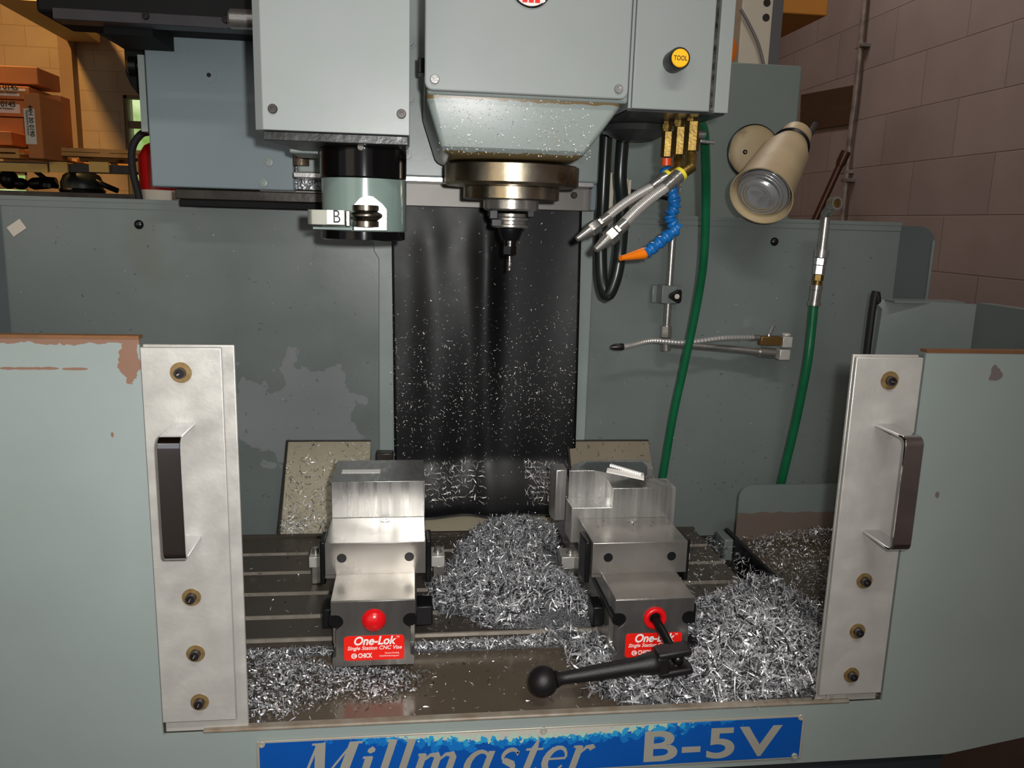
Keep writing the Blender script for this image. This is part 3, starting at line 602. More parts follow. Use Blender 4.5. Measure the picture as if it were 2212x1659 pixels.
# ================================================================== doors
def door(sgn, xa, xb, xi, ztop, zbotA, bolts, hx, hz, label):
    """xa..xb front plate, xi = free edge of the backing plate"""
    e = thing('access_door', label, 'door', ((xa + xb) / 2, YF, zbotA), 'aluminium access doors of the machine')
    obj('door_plate', MB().box(min(xa, xb), max(xa, xb), YF - .006, YF - .0005, zbotA, ztop - .002), ALU, e, bevel=.0012)
    x0 = xa; obj('backing_plate', MB().box(min(x0, xi), max(x0, xi), YF + .0045, YF + .0095, zd + .001, ztop), ALU, e, bevel=.0012)
    if sgn > 0: obj('backing_plate', MB().box(xi + .004, xi + .02, YF, YF + .004, zbotA + .002, ztop - .001), ALU, e, bevel=.001)
    for k, (u, v) in enumerate(bolts):
        p = P(u, v, Y=YF - .01); b = obj('bolt', MB().lathe((p.x, YF - .0065, p.z), (0, -1, 0), [(.0065, 0), (.0065, .007), (.0055, .0085), (.0032, .0085), (.003, .004)], 20), pm('dark_bolt', (96, 92, 92), .25, .9), e); ROOT[b.name] = ROOT[e.name]
        obj('washer', MB().lathe((p.x, YF - .006, p.z), (0, -1, 0), [(.0125 if v < 1000 else .0115, 0), (.0125 if v < 1000 else .0115, .0012), (.006, .0012)], 24), pm('rusty_washer', (150, 130, 88), .45, .3, (112, 82, 46), 120, .6), b)
    # strap handle, bent from one flat bar
    w_ = .0125; s = .072; z1, z0 = hz; n = 6; path = [(0, z1)]; r = .012
    for k in range(n + 1): t = PI / 2 * k / n; path.append((s - r + r * math.sin(t), z1 - r + r * math.cos(t)))
    for k in range(n + 1): t = PI / 2 * k / n; path.append((s - r + r * math.cos(t), z0 + r - r * math.sin(t)))
    path.append((0, z0)); th = .004; inner = [(0, z1 - th)]
    for k in range(n + 1): t = PI / 2 * k / n; inner.append((s - r + (r - th) * math.sin(t), z1 - r + (r - th) * math.cos(t)))
    for k in range(n + 1): t = PI / 2 * k / n; inner.append((s - r + (r - th) * math.cos(t), z0 + r - (r - th) * math.sin(t)))
    inner.append((0, z0 + th)); mm = MB(); N_ = len(path); vv = []
    for x in (hx - w_, hx + w_):
        for y, z in path + inner: vv.append((x, YF - .006 - y, z))
    M2 = 2 * N_; ff = []
    for i in range(N_ - 1):
        ff += [(i, i + 1, M2 + i + 1, M2 + i), (N_ + i, M2 + N_ + i, M2 + N_ + i + 1, N_ + i + 1), (i, N_ + i, N_ + i + 1, i + 1), (M2 + i, M2 + i + 1, M2 + N_ + i + 1, M2 + N_ + i)]
    ff += [(0, M2, M2 + N_, N_), (N_ - 1, M2 - 1, 2 * M2 - 1, M2 + N_ - 1)]
    mm.add(vv, ff); obj('handle', mm, CHROME, e, bevel=.0008)
    return e
hp0 = P(400, 905, Y=YF - .006); hp1 = P(413, 1160, Y=YF - .006)
lzt = P(480, 748, Y=YF - .005).z
door(-1, P(302, 760, Y=YF - .006).x, P(478, 760, Y=YF - .006).x, P(507, 760, Y=YF + .006).x, lzt, P(400, 1560, Y=YF - .006).z, [(389, 806), (412, 1293), (421, 1415), (430, 1520)], P(400, 920, Y=YF - .006).x, (P(400, 913, Y=YF - .006).z, P(410, 1165, Y=YF - .006).z), 'aluminium access door with a chrome handle at the left of the opening')
rzt = P(1920, 769, Y=YF - .005).z
door(1, P(1995, 780, Y=YF - .006).x, P(1850, 780, Y=YF - .006).x, P(1841, 780, Y=YF + .006).x, rzt, P(1830, 1500, Y=YF - .006).z, [(1925, 823), (1870, 1257), (1855, 1366), (1842, 1461)], P(1905, 925, Y=YF - .006).x + .002, (P(1905, 915, Y=YF - .006).z, P(1888, 1150, Y=YF - .006).z), 'aluminium access door with a chrome handle at the right of the opening')

# ================================================================== table
MT = thing('machine_table', 'dark oily T-slotted machine table under the two vises', 'table', (0, 1.43, .866))
xt0, xt1 = -.75, .62
ys = [1.213] + [1.282, 1.369, 1.457, 1.545]; mm = MB(); g = .007
edges = [(1.213, 1.2745), (1.2895, 1.3615), (1.3765, 1.4495), (1.4645, 1.5375), (1.5525, 1.622)]
for i, (a, b) in enumerate(edges):
    mm.box(xt0, xt1, a, b, .935, T)
mm.box(xt0, xt1, 1.213, 1.64, .866, .935)
mm.box(xt0, xt1, 1.63, 1.64, .935, T + .004)
obj('tabletop', mm, TABLE, MT, smooth=0)
for a, b in edges[1:]:
    o = obj('slot_edge', MB().box(xt0, xt1, a - .0016, a, .9352, T - .0004), SLOT, MT, smooth=0)
obj('front_slot_edge', MB().box(xt0, xt1, 1.2095, 1.213, .944, T - .0002), SLOT, MT)
# ================================================================== way covers
def waycover(u0, u1, ztop_uv, name, mat, label, yb=YB - .006):
    x0 = P(u0, 1150, Y=1.645).x; x1 = P(u1, 1150, Y=1.645).x; x1t = P(ztop_uv[2], ztop_uv[1], Y=1.785).x
    pt = P(ztop_uv[0], ztop_uv[1], Y=1.785); zt2 = pt.z
    e = thing(name, label, 'cover', ((x0 + x1) / 2, 1.7, .87), 'sloped beige way covers behind the table')
    mm = MB(); mm.prism([(x0, 1.643, .87), (x0, 1.643, T), (x0, 1.785, zt2), (x0, 1.791, zt2), (x0, 1.791, .87)], (x1 - x0, 0, 0)); obj('cover_body', mm, mat, e, bevel=.0015)
    obj('edge_trim', MB().prism([(x0 - .004, 1.64, T - .03), (x0 - .004, 1.64, T), (x0 - .004, 1.782, zt2 + .003), (x0 - .004, 1.79, zt2 + .003), (x0 - .004, 1.65, T - .03)], (.004, 0, 0)), DKMETAL, e)
    obj('top_trim', MB().box(x0 - .004, x1, 1.785, 1.792, zt2, zt2 + .002), DKMETAL, e)
    return x0, x1, zt2
WL = waycover(605, 795, (700, 954, 788), 'way_cover', BEIGE, 'sloped beige cover speckled with swarf, behind the left vise')
WR = waycover(1247, 1430, (1330, 953, 1415), 'way_cover', BEIGED, 'sloped brownish cover standing behind the right vise')
xa, xb = WL[1] + .003, WR[0] - .008
mm = MB(); mm.prism([(xa, 1.643, .868), (xa, 1.643, .946), (xa, 1.77, .9775), (xa, 1.79, .9775), (xa, 1.79, .868)], (xb - xa, 0, 0)); tag(obj('saddle_cover', mm, BEIGE, bevel=.002), 'low beige cover plate under the hem of the black rubber sheet', 'cover')

# ================================================================== column, apron
COLM = thing('machine_column', 'grey green column casting behind the spindle head with the grey apron plate', 'machine column', (.1, 1.9, .9))
yc = 1.66
a = P(870, 200, Y=yc); 
mm = MB(); xc1 = P(1300, 300, Y=yc).x; xc0 = P(640, 300, Y=yc).x
mm.box(xc0, xc1, yc, yc + .35, P(1000, 388, Y=yc).z, 2.15); obj('column_body', mm, CASTP, COLM, bevel=.006)
z1 = P(900, 381, Y=yc - .04).z; z0 = P(900, 392, Y=yc - .04).z
mm = MB(); mm.box(P(640, 380, Y=yc).x, P(1275, 390, Y=yc).x, yc - .04, yc + .1, z0, z1); obj('way_edge', mm, STEEL, COLM, bevel=.001)
a = P(872, 395, Y=1.735); b = P(1281, 457, Y=1.735)
mm = MB(); mm.box(P(560, 395, Y=1.735).x, b.x, 1.735, 1.741, P(1070, 450, Y=1.735).z, a.z + .02); obj('apron_plate', mm, pm('apron_grey', (124, 120, 114), .4, .2, (108, 104, 98), 8, .6), COLM, bevel=.001)
p = P(1240, 422, Y=1.733); screw(COLM, (p.x, 1.735, p.z), (0, -1, 0), .007, .005)
for u, v in ((884, 90), (884, 212), (879, 334)):
    p = P(u, v, Y=yc - .002); mm = MB(); mm.lathe(p, (0, -1, 0), [(.013, 0), (.013, .002), (.0095, .002), (.009, .006), (.004, .006)], 20); obj('column_bolt', mm, CASTP, COLM)
# ================================================================== grey housing at left, black slide
YH = 1.7
q0 = P(308, 50, Y=YH); q1 = P(636, 405, Y=YH)
GH = thing('drive_housing', 'plain grey blue sheet metal housing left of the tool changer', 'housing', ((q0.x + q1.x) / 2, YH + .1, q1.z))
obj('housing_cover', MB().box(q0.x, q1.x, YH, YH + .35, P(400, 405, Y=YH).z, 2.05), pm('blue_grey_paint', (128, 141, 146), .3, 0, (120, 134, 140), 3, .6, rvar=.04), GH, bevel=.003)
q2 = P(300, 120, Y=YH + .03); q3 = P(308, 285, Y=YH + .03); obj('side_strip', MB().box(q2.x, q2.x + .012, YH + .02, YH + .2, q3.z, q2.z), PAINT, GH)
p = P(451, 162, Y=YH - .001); screw(GH, (p.x, YH - .001, p.z), (0, -1, 0), .004, .001, BLACKM); obj('cap', MB().lathe((p.x, YH, p.z), (0, -1, 0), [(.0145, 0), (.0142, .0006), (.0138, .0006)], 32), pm('blue_grey_paint', (0, 0, 0)), GH)
for u, v in ((580, 350), (568, 395)): p = P(u, v, Y=YH - .001); screw(GH, (p.x, YH, p.z), (0, -1, 0), .0095, .002, PAINT)
zz = P(400, 405, Y=YH).z
obj('housing_base', MB().box(q0.x + .04, q1.x + .06, YH + .01, YH + .09, zz - .022, zz - .002), DKMETAL, GH, bevel=.002)
obj('dark_filler', MB().box(q0.x + .05, q1.x + .12, YH + .0, YH + .09, zz - .036, zz - .0222), MBLACK, GH, bevel=.002)  # plain black bar added in place of the dark fittings under the housing
# casting beside the housing
a = P(636, 308, Y=1.75); b = P(700, 420, Y=1.75); obj('greasy_block', MB().box(a.x - .01, b.x, 1.73, 1.79, b.z + .005, a.z + .03), pm('greasy_metal', (120, 122, 124), .25, .7, (60, 60, 60), 60, .4, .8, 120), GH, bevel=.003)
a = P(632, 300, Y=1.6); b = P(664, 357, Y=1.6); obj('grease_fitting', MB().cyl(((a.x + b.x) / 2, 1.62, b.z), ((a.x + b.x) / 2, 1.62, a.z + .03), .014), pm('greasy_brown', (120, 104, 84), .35, .4, (60, 50, 40), 90, .5, .5, 160), GH)
SL = thing('slide_arm', 'black slide arm running across the top left above the grey housing', 'slide', (P(300, 40, Y=1.5).x, 1.55, P(300, 60, Y=1.5).z))
YS = 1.5
a = P(112, 20, Y=YS); b = P(545, 60, Y=YS); c = P(112, 40, Y=YS)
obj('rail', MB().box(a.x, b.x, YS, YS + .04, P(300, 51, Y=YS).z, P(300, 26, Y=YS).z), pm('rail_steel', (60, 58, 62), .4, .5, (48, 46, 50), 20, .6), SL, bevel=.001)
t0 = P(45, 10, Y=YS + .02)
obj('arm_body', MB().box(P(52, 0, Y=YS).x, b.x, YS + .041, YS + .19, P(300, 27, Y=YS).z, 2.05), MBLACK, SL, bevel=.006)
obj('arm_underside', MB().box(P(200, 60, Y=YS).x, P(310, 60, Y=YS).x, YS + .05, YS + .18, P(200, 58, Y=YS).z, P(300, 28, Y=YS).z), MBLACK, SL)
for u, v in ((314, 34), (487, 42)): p = P(u, v, Y=YS - .001); screw(SL, (p.x, YS, p.z), (0, -1, 0), .006, .003, BLACKM)
a = P(493, 40, Y=YS - .03); b = P(545, 43, Y=YS - .03); obj('stub_shaft', MB().lathe(a, (1, 0, 0), [(.011, 0), (.0155, .004), (.0155, .06)], 24), STEEL, SL)
pr = P(232, 66, Y=1.95)
# round saw toothed guard shape behind the slide
m = MB(); poly = []
for u, v in ((190, 60), (226, 80), (268, 106), (272, 160), (283, 185), (300, 205), (330, 215), (330, 40), (190, 40)): poly.append(P(u, v, Y=1.9))
m.prism(poly, (0, .12, 0)); tag(obj('motor_bracket', m, MBLACK), 'black motor bracket hanging below the slide arm beside the grey housing', 'bracket')
tag(obj('cable_gland', MB().lathe(P(276, 143, Y=1.87), (1, 0, 0), [(.012, 0), (.02, .005), (.02, .02), (.016, .022), (.016, .026), (.02, .03), (.02, .06)], 20), BLACK), 'ribbed black cable gland beside the grey housing', 'cable gland')

# ================================================================== spindle head
YC = 1.27; XC = .174; YSP = 1.45
HD = thing('spindle_head', 'light grey spindle head with bolted front cover, round red badge and steel spindle nose', 'spindle head', (XC, YSP, 1.63))
hx0, hx1 = .0195, .3265; zc_ = P(1105, 203, Y=YC).z
def rrect(x0, x1, z0, z1, r, y, corners=(1, 1, 1, 1)):
    pts = []
    for (cx, cz, a0), on in zip(((x1 - r, z0 + r, -90), (x1 - r, z1 - r, 0), (x0 + r, z1 - r, 90), (x0 + r, z0 + r, 180)), corners):
        for k in range(7):
            t = math.radians(a0 + 90 * k / 6)
            pts.append((cx + r * math.cos(t), y, cz + r * math.sin(t)) if on else None)
        if not on: pts[-7:] = [(cx + r * (1 if a0 in (-90, 0) else -1), y, cz + r * (-1 if a0 in (-90, 180) else 1))]
    return pts
fc = obj('front_cover', MB().prism(rrect(hx0, hx1, zc_, 2.1, .012, YC, (1, 0, 0, 1)), (0, .014, 0)), PAINT_L, HD, bevel=.0025, seg=3); ROOT[fc.name] = ROOT[HD.name]
for u, v in ((939, 171), (1336, 192)):
    p = P(u, v, Y=YC - .001); screw(fc, (p.x, YC, p.z), (0, -1, 0), .007, .004, STEEL)
obj('head_body', MB().box(hx0 + .004, hx1 + .004, YC + .0145, YC + .36, zc_ - .004, 2.1), CASTP, HD, bevel=.004)
# tapered casting
def loop(x0, x1, y0, y1, z, r=.02, n=5):
    pts = []
    for cx, cy, a0 in ((x1 - r, y0 + r, -90), (x1 - r, y1 - r, 0), (x0 + r, y1 - r, 90), (x0 + r, y0 + r, 180)):
        for k in range(n + 1): t = math.radians(a0 + 90 * k / n); pts.append((cx + r * math.cos(t), cy + r * math.sin(t), z))
    return pts
lo = [loop(hx0 + .003, hx1 - .004, YC + .018, YSP + .16, zc_ + .01, .012), loop(hx0 + .003, hx1 - .004, YC + .018, YSP + .16, zc_ - .008, .012), loop(.045, .275, YC + .034, YSP + .15, P(1105, 322, Y=1.31).z, .009), loop(.05, .27, YC + .042, YSP + .14, P(1105, 333, Y=1.32).z, .009), loop(.06, .262, YC + .055, YSP + .13, P(1105, 342, Y=1.33).z, .01)]
mm = MB(); n_ = len(lo[0]); mm.add([p for l in lo for p in l], [(k * n_ + i, k * n_ + (i + 1) % n_, (k + 1) * n_ + (i + 1) % n_, (k + 1) * n_ + i) for k in range(len(lo) - 1) for i in range(n_)] + [tuple(range((len(lo) - 1) * n_, len(lo) * n_))])
CP2 = CASTP.copy(); CP2.name = 'oil_stained_casting'
add_wear(CP2, (120, 100, 64), 2, zc_ - .004 - 1.63, -1, .004, 50.)
add_wear(CP2, (112, 96, 62), 2, P(1105, 340, Y=1.33).z - 1.63, 1, .005, 60.)
obj('nose_casting', mm, CP2, HD, smooth=32)
def zc2(v, r): return P(1105, v, Y=YSP - r).z
R1, R2 = .116, .083
obj('spindle_flange', MB().lathe((XC, YSP, 0), (0, 0, 1), [(.05, zc2(396, R1) - .001), (R1 - .004, zc2(396, R1) - .001), (R1, zc2(394, R1) + .002), (R1, zc2(351, R1)), (R1 - .004, zc2(348, R1)), (.05, zc2(346, R1))], 72), BRONZE, HD)
obj('spindle_collar', MB().lathe((XC, YSP, 0), (0, 0, 1), [(.04, zc2(430, R2)), (R2 - .004, zc2(430, R2)), (R2, zc2(428, R2)), (R2, zc2(402, R2)), (R2 - .003, zc2(400, R2)), (R2 - .003, zc2(396, R2) + .01)], 72), BRONZE, HD)
obj('spindle_nose', MB().lathe((XC, YSP, 0), (0, 0, 1), [(.02, zc2(455, .047)), (.044, zc2(455, .047)), (.048, zc2(451, .047)), (.048, zc2(432, .047)), (.03, zc2(425, .047))], 48), STEEL, HD)
for s in (-1, 1): obj('drive_key', MB().box(XC + s * .034 - .006, XC + s * .034 + .006, YSP - .012, YSP + .008, zc2(468, .03), zc2(452, .03)), BLACKM, HD, bevel=.001)
obj('tool_finger', MB().box(XC - .040, XC - .026, YSP - .030, YSP - .016, zc2(474, .03), zc2(455, .03)).box(XC - .036, XC - .018, YSP - .026, YSP - .012, zc2(490, .03), zc2(474, .03)), BLACKM, HD, bevel=.001)
# badge
p = P(1148, -30, Y=YC - .001)
bd = obj('badge', MB().lathe((p.x, YC, p.z), (0, -1, 0), [(.0305, 0), (.0305, .0025), (.029, .0035), (.0285, .0032)], 48), CHROME, HD); ROOT[bd.name] = ROOT[HD.name]; bd['label'] = 'round white badge with red blocks and a chrome rim'
obj('badge_face', MB().lathe((p.x, YC, p.z), (0, -1, 0), [(.0275, .0025), (.0275, .0038)], 48), WHITE, bd)
mm = MB()
for i in range(-2, 3):
    for j in range(-3, 4):
        x, z = i * .0093, j * .0068
        if math.hypot(abs(x) + .0035, abs(z) + .003) < .0275: mm.box(p.x + x - .0037, p.x + x + .0037, YC - .0043, YC - .0038, p.z + z - .0028, p.z + z + .0028)
obj('badge_print', mm, REDL, bd, smooth=0)
p = P(907, 150, Y=1.5); obj('side_bracket', MB().box(hx0 - .008, hx0 + .003, 1.46, 1.5, p.z - .012, p.z + .012), BLACKM, HD, bevel=.001)
# side box with the tool button
SB = thing('side_box', 'grey green box on the right of the spindle head with the yellow TOOL button', 'control box', (.41, YC + .12, 1.776))
bx0, bx1, by0 = hx1 + .0105, P(1545, 100, Y=1.28).x, 1.285; bz = P(1450, 238, Y=1.285).z
CB = obj('box_cover', MB().box(bx0, bx1, by0, by0 + .18, bz, 2.1), PAINT_L, SB, bevel=.002)
obj('box_edge', MB().box(hx1 + .005, bx0 - .0008, by0 + .002, by0 + .2, bz, 2.1), PAINT_L, SB, bevel=.001)
x3 = P(1572, 200, Y=1.28).x
obj('side_sheet', MB().box(bx1 + .007, x3 + .004, by0 - .002, by0 + .12, bz - .001, 2.1), PAINT_L, SB, bevel=.001)
obj('gap_seal', MB().box(bx1 + .0005, bx1 + .0068, by0 + .008, by0 + .03, bz, 2.1), pm('oily_gap', (30, 28, 26), .2, .3, (90, 88, 84), 90, .3, .6, 150), SB)
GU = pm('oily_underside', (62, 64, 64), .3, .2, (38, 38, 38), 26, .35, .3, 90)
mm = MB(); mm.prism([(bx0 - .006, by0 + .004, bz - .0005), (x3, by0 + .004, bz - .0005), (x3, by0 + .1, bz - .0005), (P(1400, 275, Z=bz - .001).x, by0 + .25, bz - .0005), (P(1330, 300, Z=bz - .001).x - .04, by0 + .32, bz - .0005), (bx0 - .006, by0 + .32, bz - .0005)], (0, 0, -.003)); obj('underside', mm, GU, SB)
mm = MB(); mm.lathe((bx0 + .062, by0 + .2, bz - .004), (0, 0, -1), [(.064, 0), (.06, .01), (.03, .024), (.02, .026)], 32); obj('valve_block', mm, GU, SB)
p = P(1470, 125, Y=by0 - .035)
bt = obj('button_bezel', MB().lathe((p.x, by0, p.z), (0, -1, 0), [(.0165, 0), (.0165, .03), (.015, .034), (.0135, .034), (.0135, .031)], 32), BLACK, SB); ROOT[bt.name] = ROOT[SB.name]
obj('button_cap', MB().lathe((p.x, by0 - .03, p.z), (0, -1, 0), [(.0133, 0), (.0133, .004), (.012, .0055)], 32), YELLOW, bt)
text('lettering', 'TOOL', (p.x, by0 - .0358, p.z - .0035), .0095, INK, bt, off=.0001, align='CENTER', sx=.8, ext=.0002)
# tool holder and cutter
TH = thing('tool_holder', 'steel tool holder with collet nut and a small end mill held in the spindle', 'tool holder', (XC, YSP, zc2(583, .004)))
z_ = lambda v: P(1103, v, Y=YSP).z
obj('holder_flange', MB().lathe((XC, YSP, 0), (0, 0, 1), [(.02, z_(493)), (.031, z_(492)), (.0325, z_(490)), (.0325, z_(486)), (.027, z_(484)), (.027, z_(478)), (.0325, z_(476)), (.0325, z_(471)), (.028, z_(468)), (.028, z_(462)), (.024, z_(461))], 48), STEEL, TH)
obj('holder_shank', MB().lathe((XC, YSP, 0), (0, 0, 1), [(.0145, z_(520)), (.0165, z_(517)), (.0215, z_(499)), (.022, z_(494))], 40), BLACKM, TH)
obj('collet_nut', MB().lathe((XC, YSP, 0), (0, 0, 1), [(.006, z_(553)), (.0095, z_(552)), (.0125, z_(549)), (.0125, z_(532))], 6).lathe((XC, YSP, 0), (0, 0, 1), [(.0105, z_(532)), (.0105, z_(527)), (.0115, z_(526)), (.0115, z_(520))], 32), pm('dark_nut', (84, 84, 86), .2, 1.), TH, smooth=25)
mm = MB(); mm.cyl((XC, YSP, z_(584)), (XC, YSP, z_(553)), .0024, n=12)
zz0, zz1 = z_(583), z_(562)
for ph in (0, PI):
    mm.tube([(XC + .0022 * math.cos(ph + t * 5), YSP + .0022 * math.sin(ph + t * 5), zz0 + (zz1 - zz0) * t) for t in [k / 16 for k in range(17)]], .0012, 6, sub=1)
obj('end_mill', mm, STEEL, TH)

# ================================================================== tool changer
TC = thing('tool_changer', 'grey tool changer housing with black barrel and letter B plate left of the spindle', 'tool changer', (-.11, 1.33, 1.55))
ax0, ax1, az0, ya = P(546, 200, Y=1.2).x, P(885, 200, Y=1.2).x, P(720, 286, Y=1.2).z, 1.2
cv = obj('changer_cover', MB().prism([(ax0, ya + .012, az0), (ax0 + .012, ya, az0), (ax1, ya, az0), (ax1, ya + .2, az0), (ax0, ya + .2, az0)], (0, 0, 2.1 - az0)), PAINT_L, TC, bevel=.001); ROOT[cv.name] = ROOT[TC.name]
for u, v in ((589, 235), (867, 246)): p = P(u, v, Y=ya - .001); screw(cv, (p.x, ya, p.z), (0, -1, 0), .0065, .004, DKMETAL)
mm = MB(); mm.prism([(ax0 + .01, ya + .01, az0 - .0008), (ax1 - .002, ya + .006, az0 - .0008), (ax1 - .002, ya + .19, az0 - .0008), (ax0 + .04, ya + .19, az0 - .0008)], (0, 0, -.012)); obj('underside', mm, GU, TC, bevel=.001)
mm = MB(); mm.box(ax0 + .02, ax0 + .1, ya + .19, ya + .3, az0 - .016, az0 + .1); obj('side_casting', mm, CASTP, TC, bevel=.003)
XT, YT, RT = -.072, 1.315, .0655
zt3 = lambda v: P(783, v, Y=YT - RT).z
obj('barrel', MB().lathe((XT, YT, 0), (0, 0, 1), [(RT - .001, zt3(382)), (RT, zt3(380)), (RT, az0 - .014)], 64), pm('gloss_black', (14, 14, 16), .1, .4), TC)
p = P(779, 318, Y=YT - RT - .001); screw(TC, (p.x, YT - RT + .0005, p.z), (0, -1, 0), .005, .002, DKMETAL)
obj('changer_head', MB().lathe((XT + .001, YT, 0), (0, 0, 1), [(.05, zt3(500)), (RT - .002, zt3(500)), (RT - .001, zt3(498)), (RT - .001, zt3(384)), (RT - .003, zt3(383))], 64), pm('head_paint_gloss', (122, 140, 134), .16, 0, (114, 132, 126), 10, .6, coat=.4), TC)
obj('base_ring', MB().lathe((XT - .001, YT, 0), (0, 0, 1), [(RT - .006, zt3(521)), (RT - .001, zt3(518)), (RT - .001, zt3(501))], 64), pm('gloss_black', (0, 0, 0)), TC)
# mounting face, gripper spool, letter block
yf = YT - RT - .012
def F(u, v, y=yf): q = P(u, v, Y=y); return (q.x, y, q.z)
mm = MB(); mm.prism([F(764, 498), F(836, 498), F(836, 452), F(826, 440), F(806, 424), (F(790, 421)), F(776, 428), F(764, 442)], (0, .03, 0)); obj('mounting_face', mm, pm('bright_flat', (235, 235, 235), .25, .5), TC, bevel=.0008)
ys_ = yf - .02
q = P(789, 466, Y=ys_ - .02)
zf = lambda v: P(789, v, Y=ys_ - .018).z
obj('gripper_spool', MB().lathe((q.x, ys_, 0), (0, 0, 1), [(.012, zf(491)), (.0185, zf(490)), (.0185, zf(478)), (.0165, zf(477)), (.0225, zf(470)), (.0235, zf(467)), (.0235, zf(464)), (.0225, zf(461)), (.0165, zf(456)), (.0185, zf(454)), (.0185, zf(443)), (.012, zf(442))], 40), pm('dull_steel', (128, 122, 112), .28, 1.), TC)
mm = MB(); pts = []
yb2 = yf - .025
a = F(661, 452, yb2); b = F(745, 487, yb2)
mm = MB(); mm.prism([(b[0], yb2, b[2]), (a[0] + .02, yb2, b[2]), (a[0] + .007, yb2 + .005, b[2]), (a[0], yb2 + .018, b[2]), (a[0], yb2 + .06, b[2]), (b[0], yb2 + .06, b[2])], (0, 0, a[2] - b[2])); obj('tool_pocket', mm, pm('pocket_paint', (176, 178, 166), .3, 0, coat=.3), TC, bevel=.0012)
a = F(706, 452, yb2 - .0012); b = F(743, 486, yb2 - .0012); lp = obj('letter_plate', MB().box(a[0], b[0], yb2 - .0012, yb2 - .0002, b[2] + .001, a[2] - .001), pm('white_plate', (240, 240, 238), .35, .2), TC); ROOT[lp.name] = ROOT[TC.name]
c = F(718, 481, yb2 - .0015); text('lettering', 'B', c, .026, INK, lp, ext=.0002, sx=.8)
for u in (711, 735): c = F(u, 469, yb2 - .0013); screw(lp, c, (0, -1, 0), .0011, .0005, STEEL)
a = F(747, 455, yb2 + .004); b = F(756, 489, yb2 + .004); obj('pocket_clip', MB().box(a[0], b[0], yb2 + .004, yb2 + .04, b[2], a[2]), STEEL, TC, bevel=.001)
a = F(676, 489, yb2 + .006); b = F(760, 497, yb2 + .006); obj('pocket_base', MB().box(a[0], b[0], yb2 + .006, yb2 + .06, b[2], a[2] - .0005), pm('head_paint_gloss', (0, 0, 0)), TC)

# ================================================================== rubber curtain
def cx_l(z): return -.041 + (1.63 - z) * .004
nx, nz = 60, 90; ct = P(1050, 442, Y=1.775).z; mm = MB(); vv = []; cpos = {}
for j in range(nz + 1):
    t = j / nz
    for i in range(nx + 1):
        s = i / nx
        xL_ = P(845, 445, Y=1.775).x * (1 - t) + P(853, 1005, Y=1.775).x * t; xR_ = P(1258, 455, Y=1.775).x * (1 - t) + P(1243, 1000, Y=1.775).x * t
        x = xL_ + (xR_ - xL_) * s
        zb3 = .985 + .004 * math.cos((s - .5) * 6); z = ct + (zb3 - ct) * t if True else 0
        xr1 = P(1048, 600, Y=1.775).x + .012 * t; xr2 = P(945, 600, Y=1.775).x - .02 * (1 - t)
        y = 1.778 - .020 * math.exp(-((x - xr1) / .026) ** 2) * min(1, t * 6) * (1 - .75 * t) - .010 * math.exp(-((x - xr2) / .035) ** 2) * (1 - t) * min(1, t * 8) + .004 * math.sin(x * 40 + t * 3) * t + .003 * math.sin(x * 23 + 5 * t)
        if t > .86:
            k = (t - .86) / .14; y -= .085 * k ** 1.7; z = z - 0; z = max(z - .035 * k, .946 + (y - 1.643) * .2484 + .005)
            x = x * (1 - .0) + 0
        vv.append((x, y, z)); cpos[(i, j)] = (x, y, z)
ff = [(j * (nx + 1) + i, j * (nx + 1) + i + 1, (j + 1) * (nx + 1) + i + 1, (j + 1) * (nx + 1) + i) for j in range(nz) for i in range(nx)]
mm.add(vv, ff); cu = obj('rubber_sheet', mm, CURT, smooth=60); tag(cu, 'black rubber curtain hanging behind the spindle, speckled with swarf', 'curtain')
sd = cu.modifiers.new('thick', 'SOLIDIFY'); sd.thickness = .002
# chips on it
n = 2300; P_, N_ = [], []
while len(P_) < n:
    s, t = nr.random(), nr.random()
    if nr.random() > .08 + .9 * math.exp(-((t - .62) / .22) ** 2): continue
    i, j = int(s * nx), int(t * (nz)); p = Vector(cpos[(i, min(j, nz))]); P_.append((p.x + nr.normal() * .003, p.y - .0022, p.z + nr.normal() * .003)); N_.append((0, -1, .1))
for k in range(520):
    s = nr.random(); s = (.1 + .4 * s) if k % 2 else (.72 + .24 * nr.random()); j = int(nz * (.88 + .09 * nr.random())); p = cpos[(int(s * nx), j)]; P_.append((p[0], p[1] - .006, p[2] + .004)); N_.append((0, -1, .6))
chips('sheet_swarf', P_, N_, np.concatenate([lens_(n, .0018, .008, 2.2), lens_(520, .006, .02, 1.)]), np.concatenate([lens_(n, .0008, .0016), lens_(520, .0008, .0016)]), CHIPB, 'fine silver chips sticking to the black rubber sheet', tilt=.3)

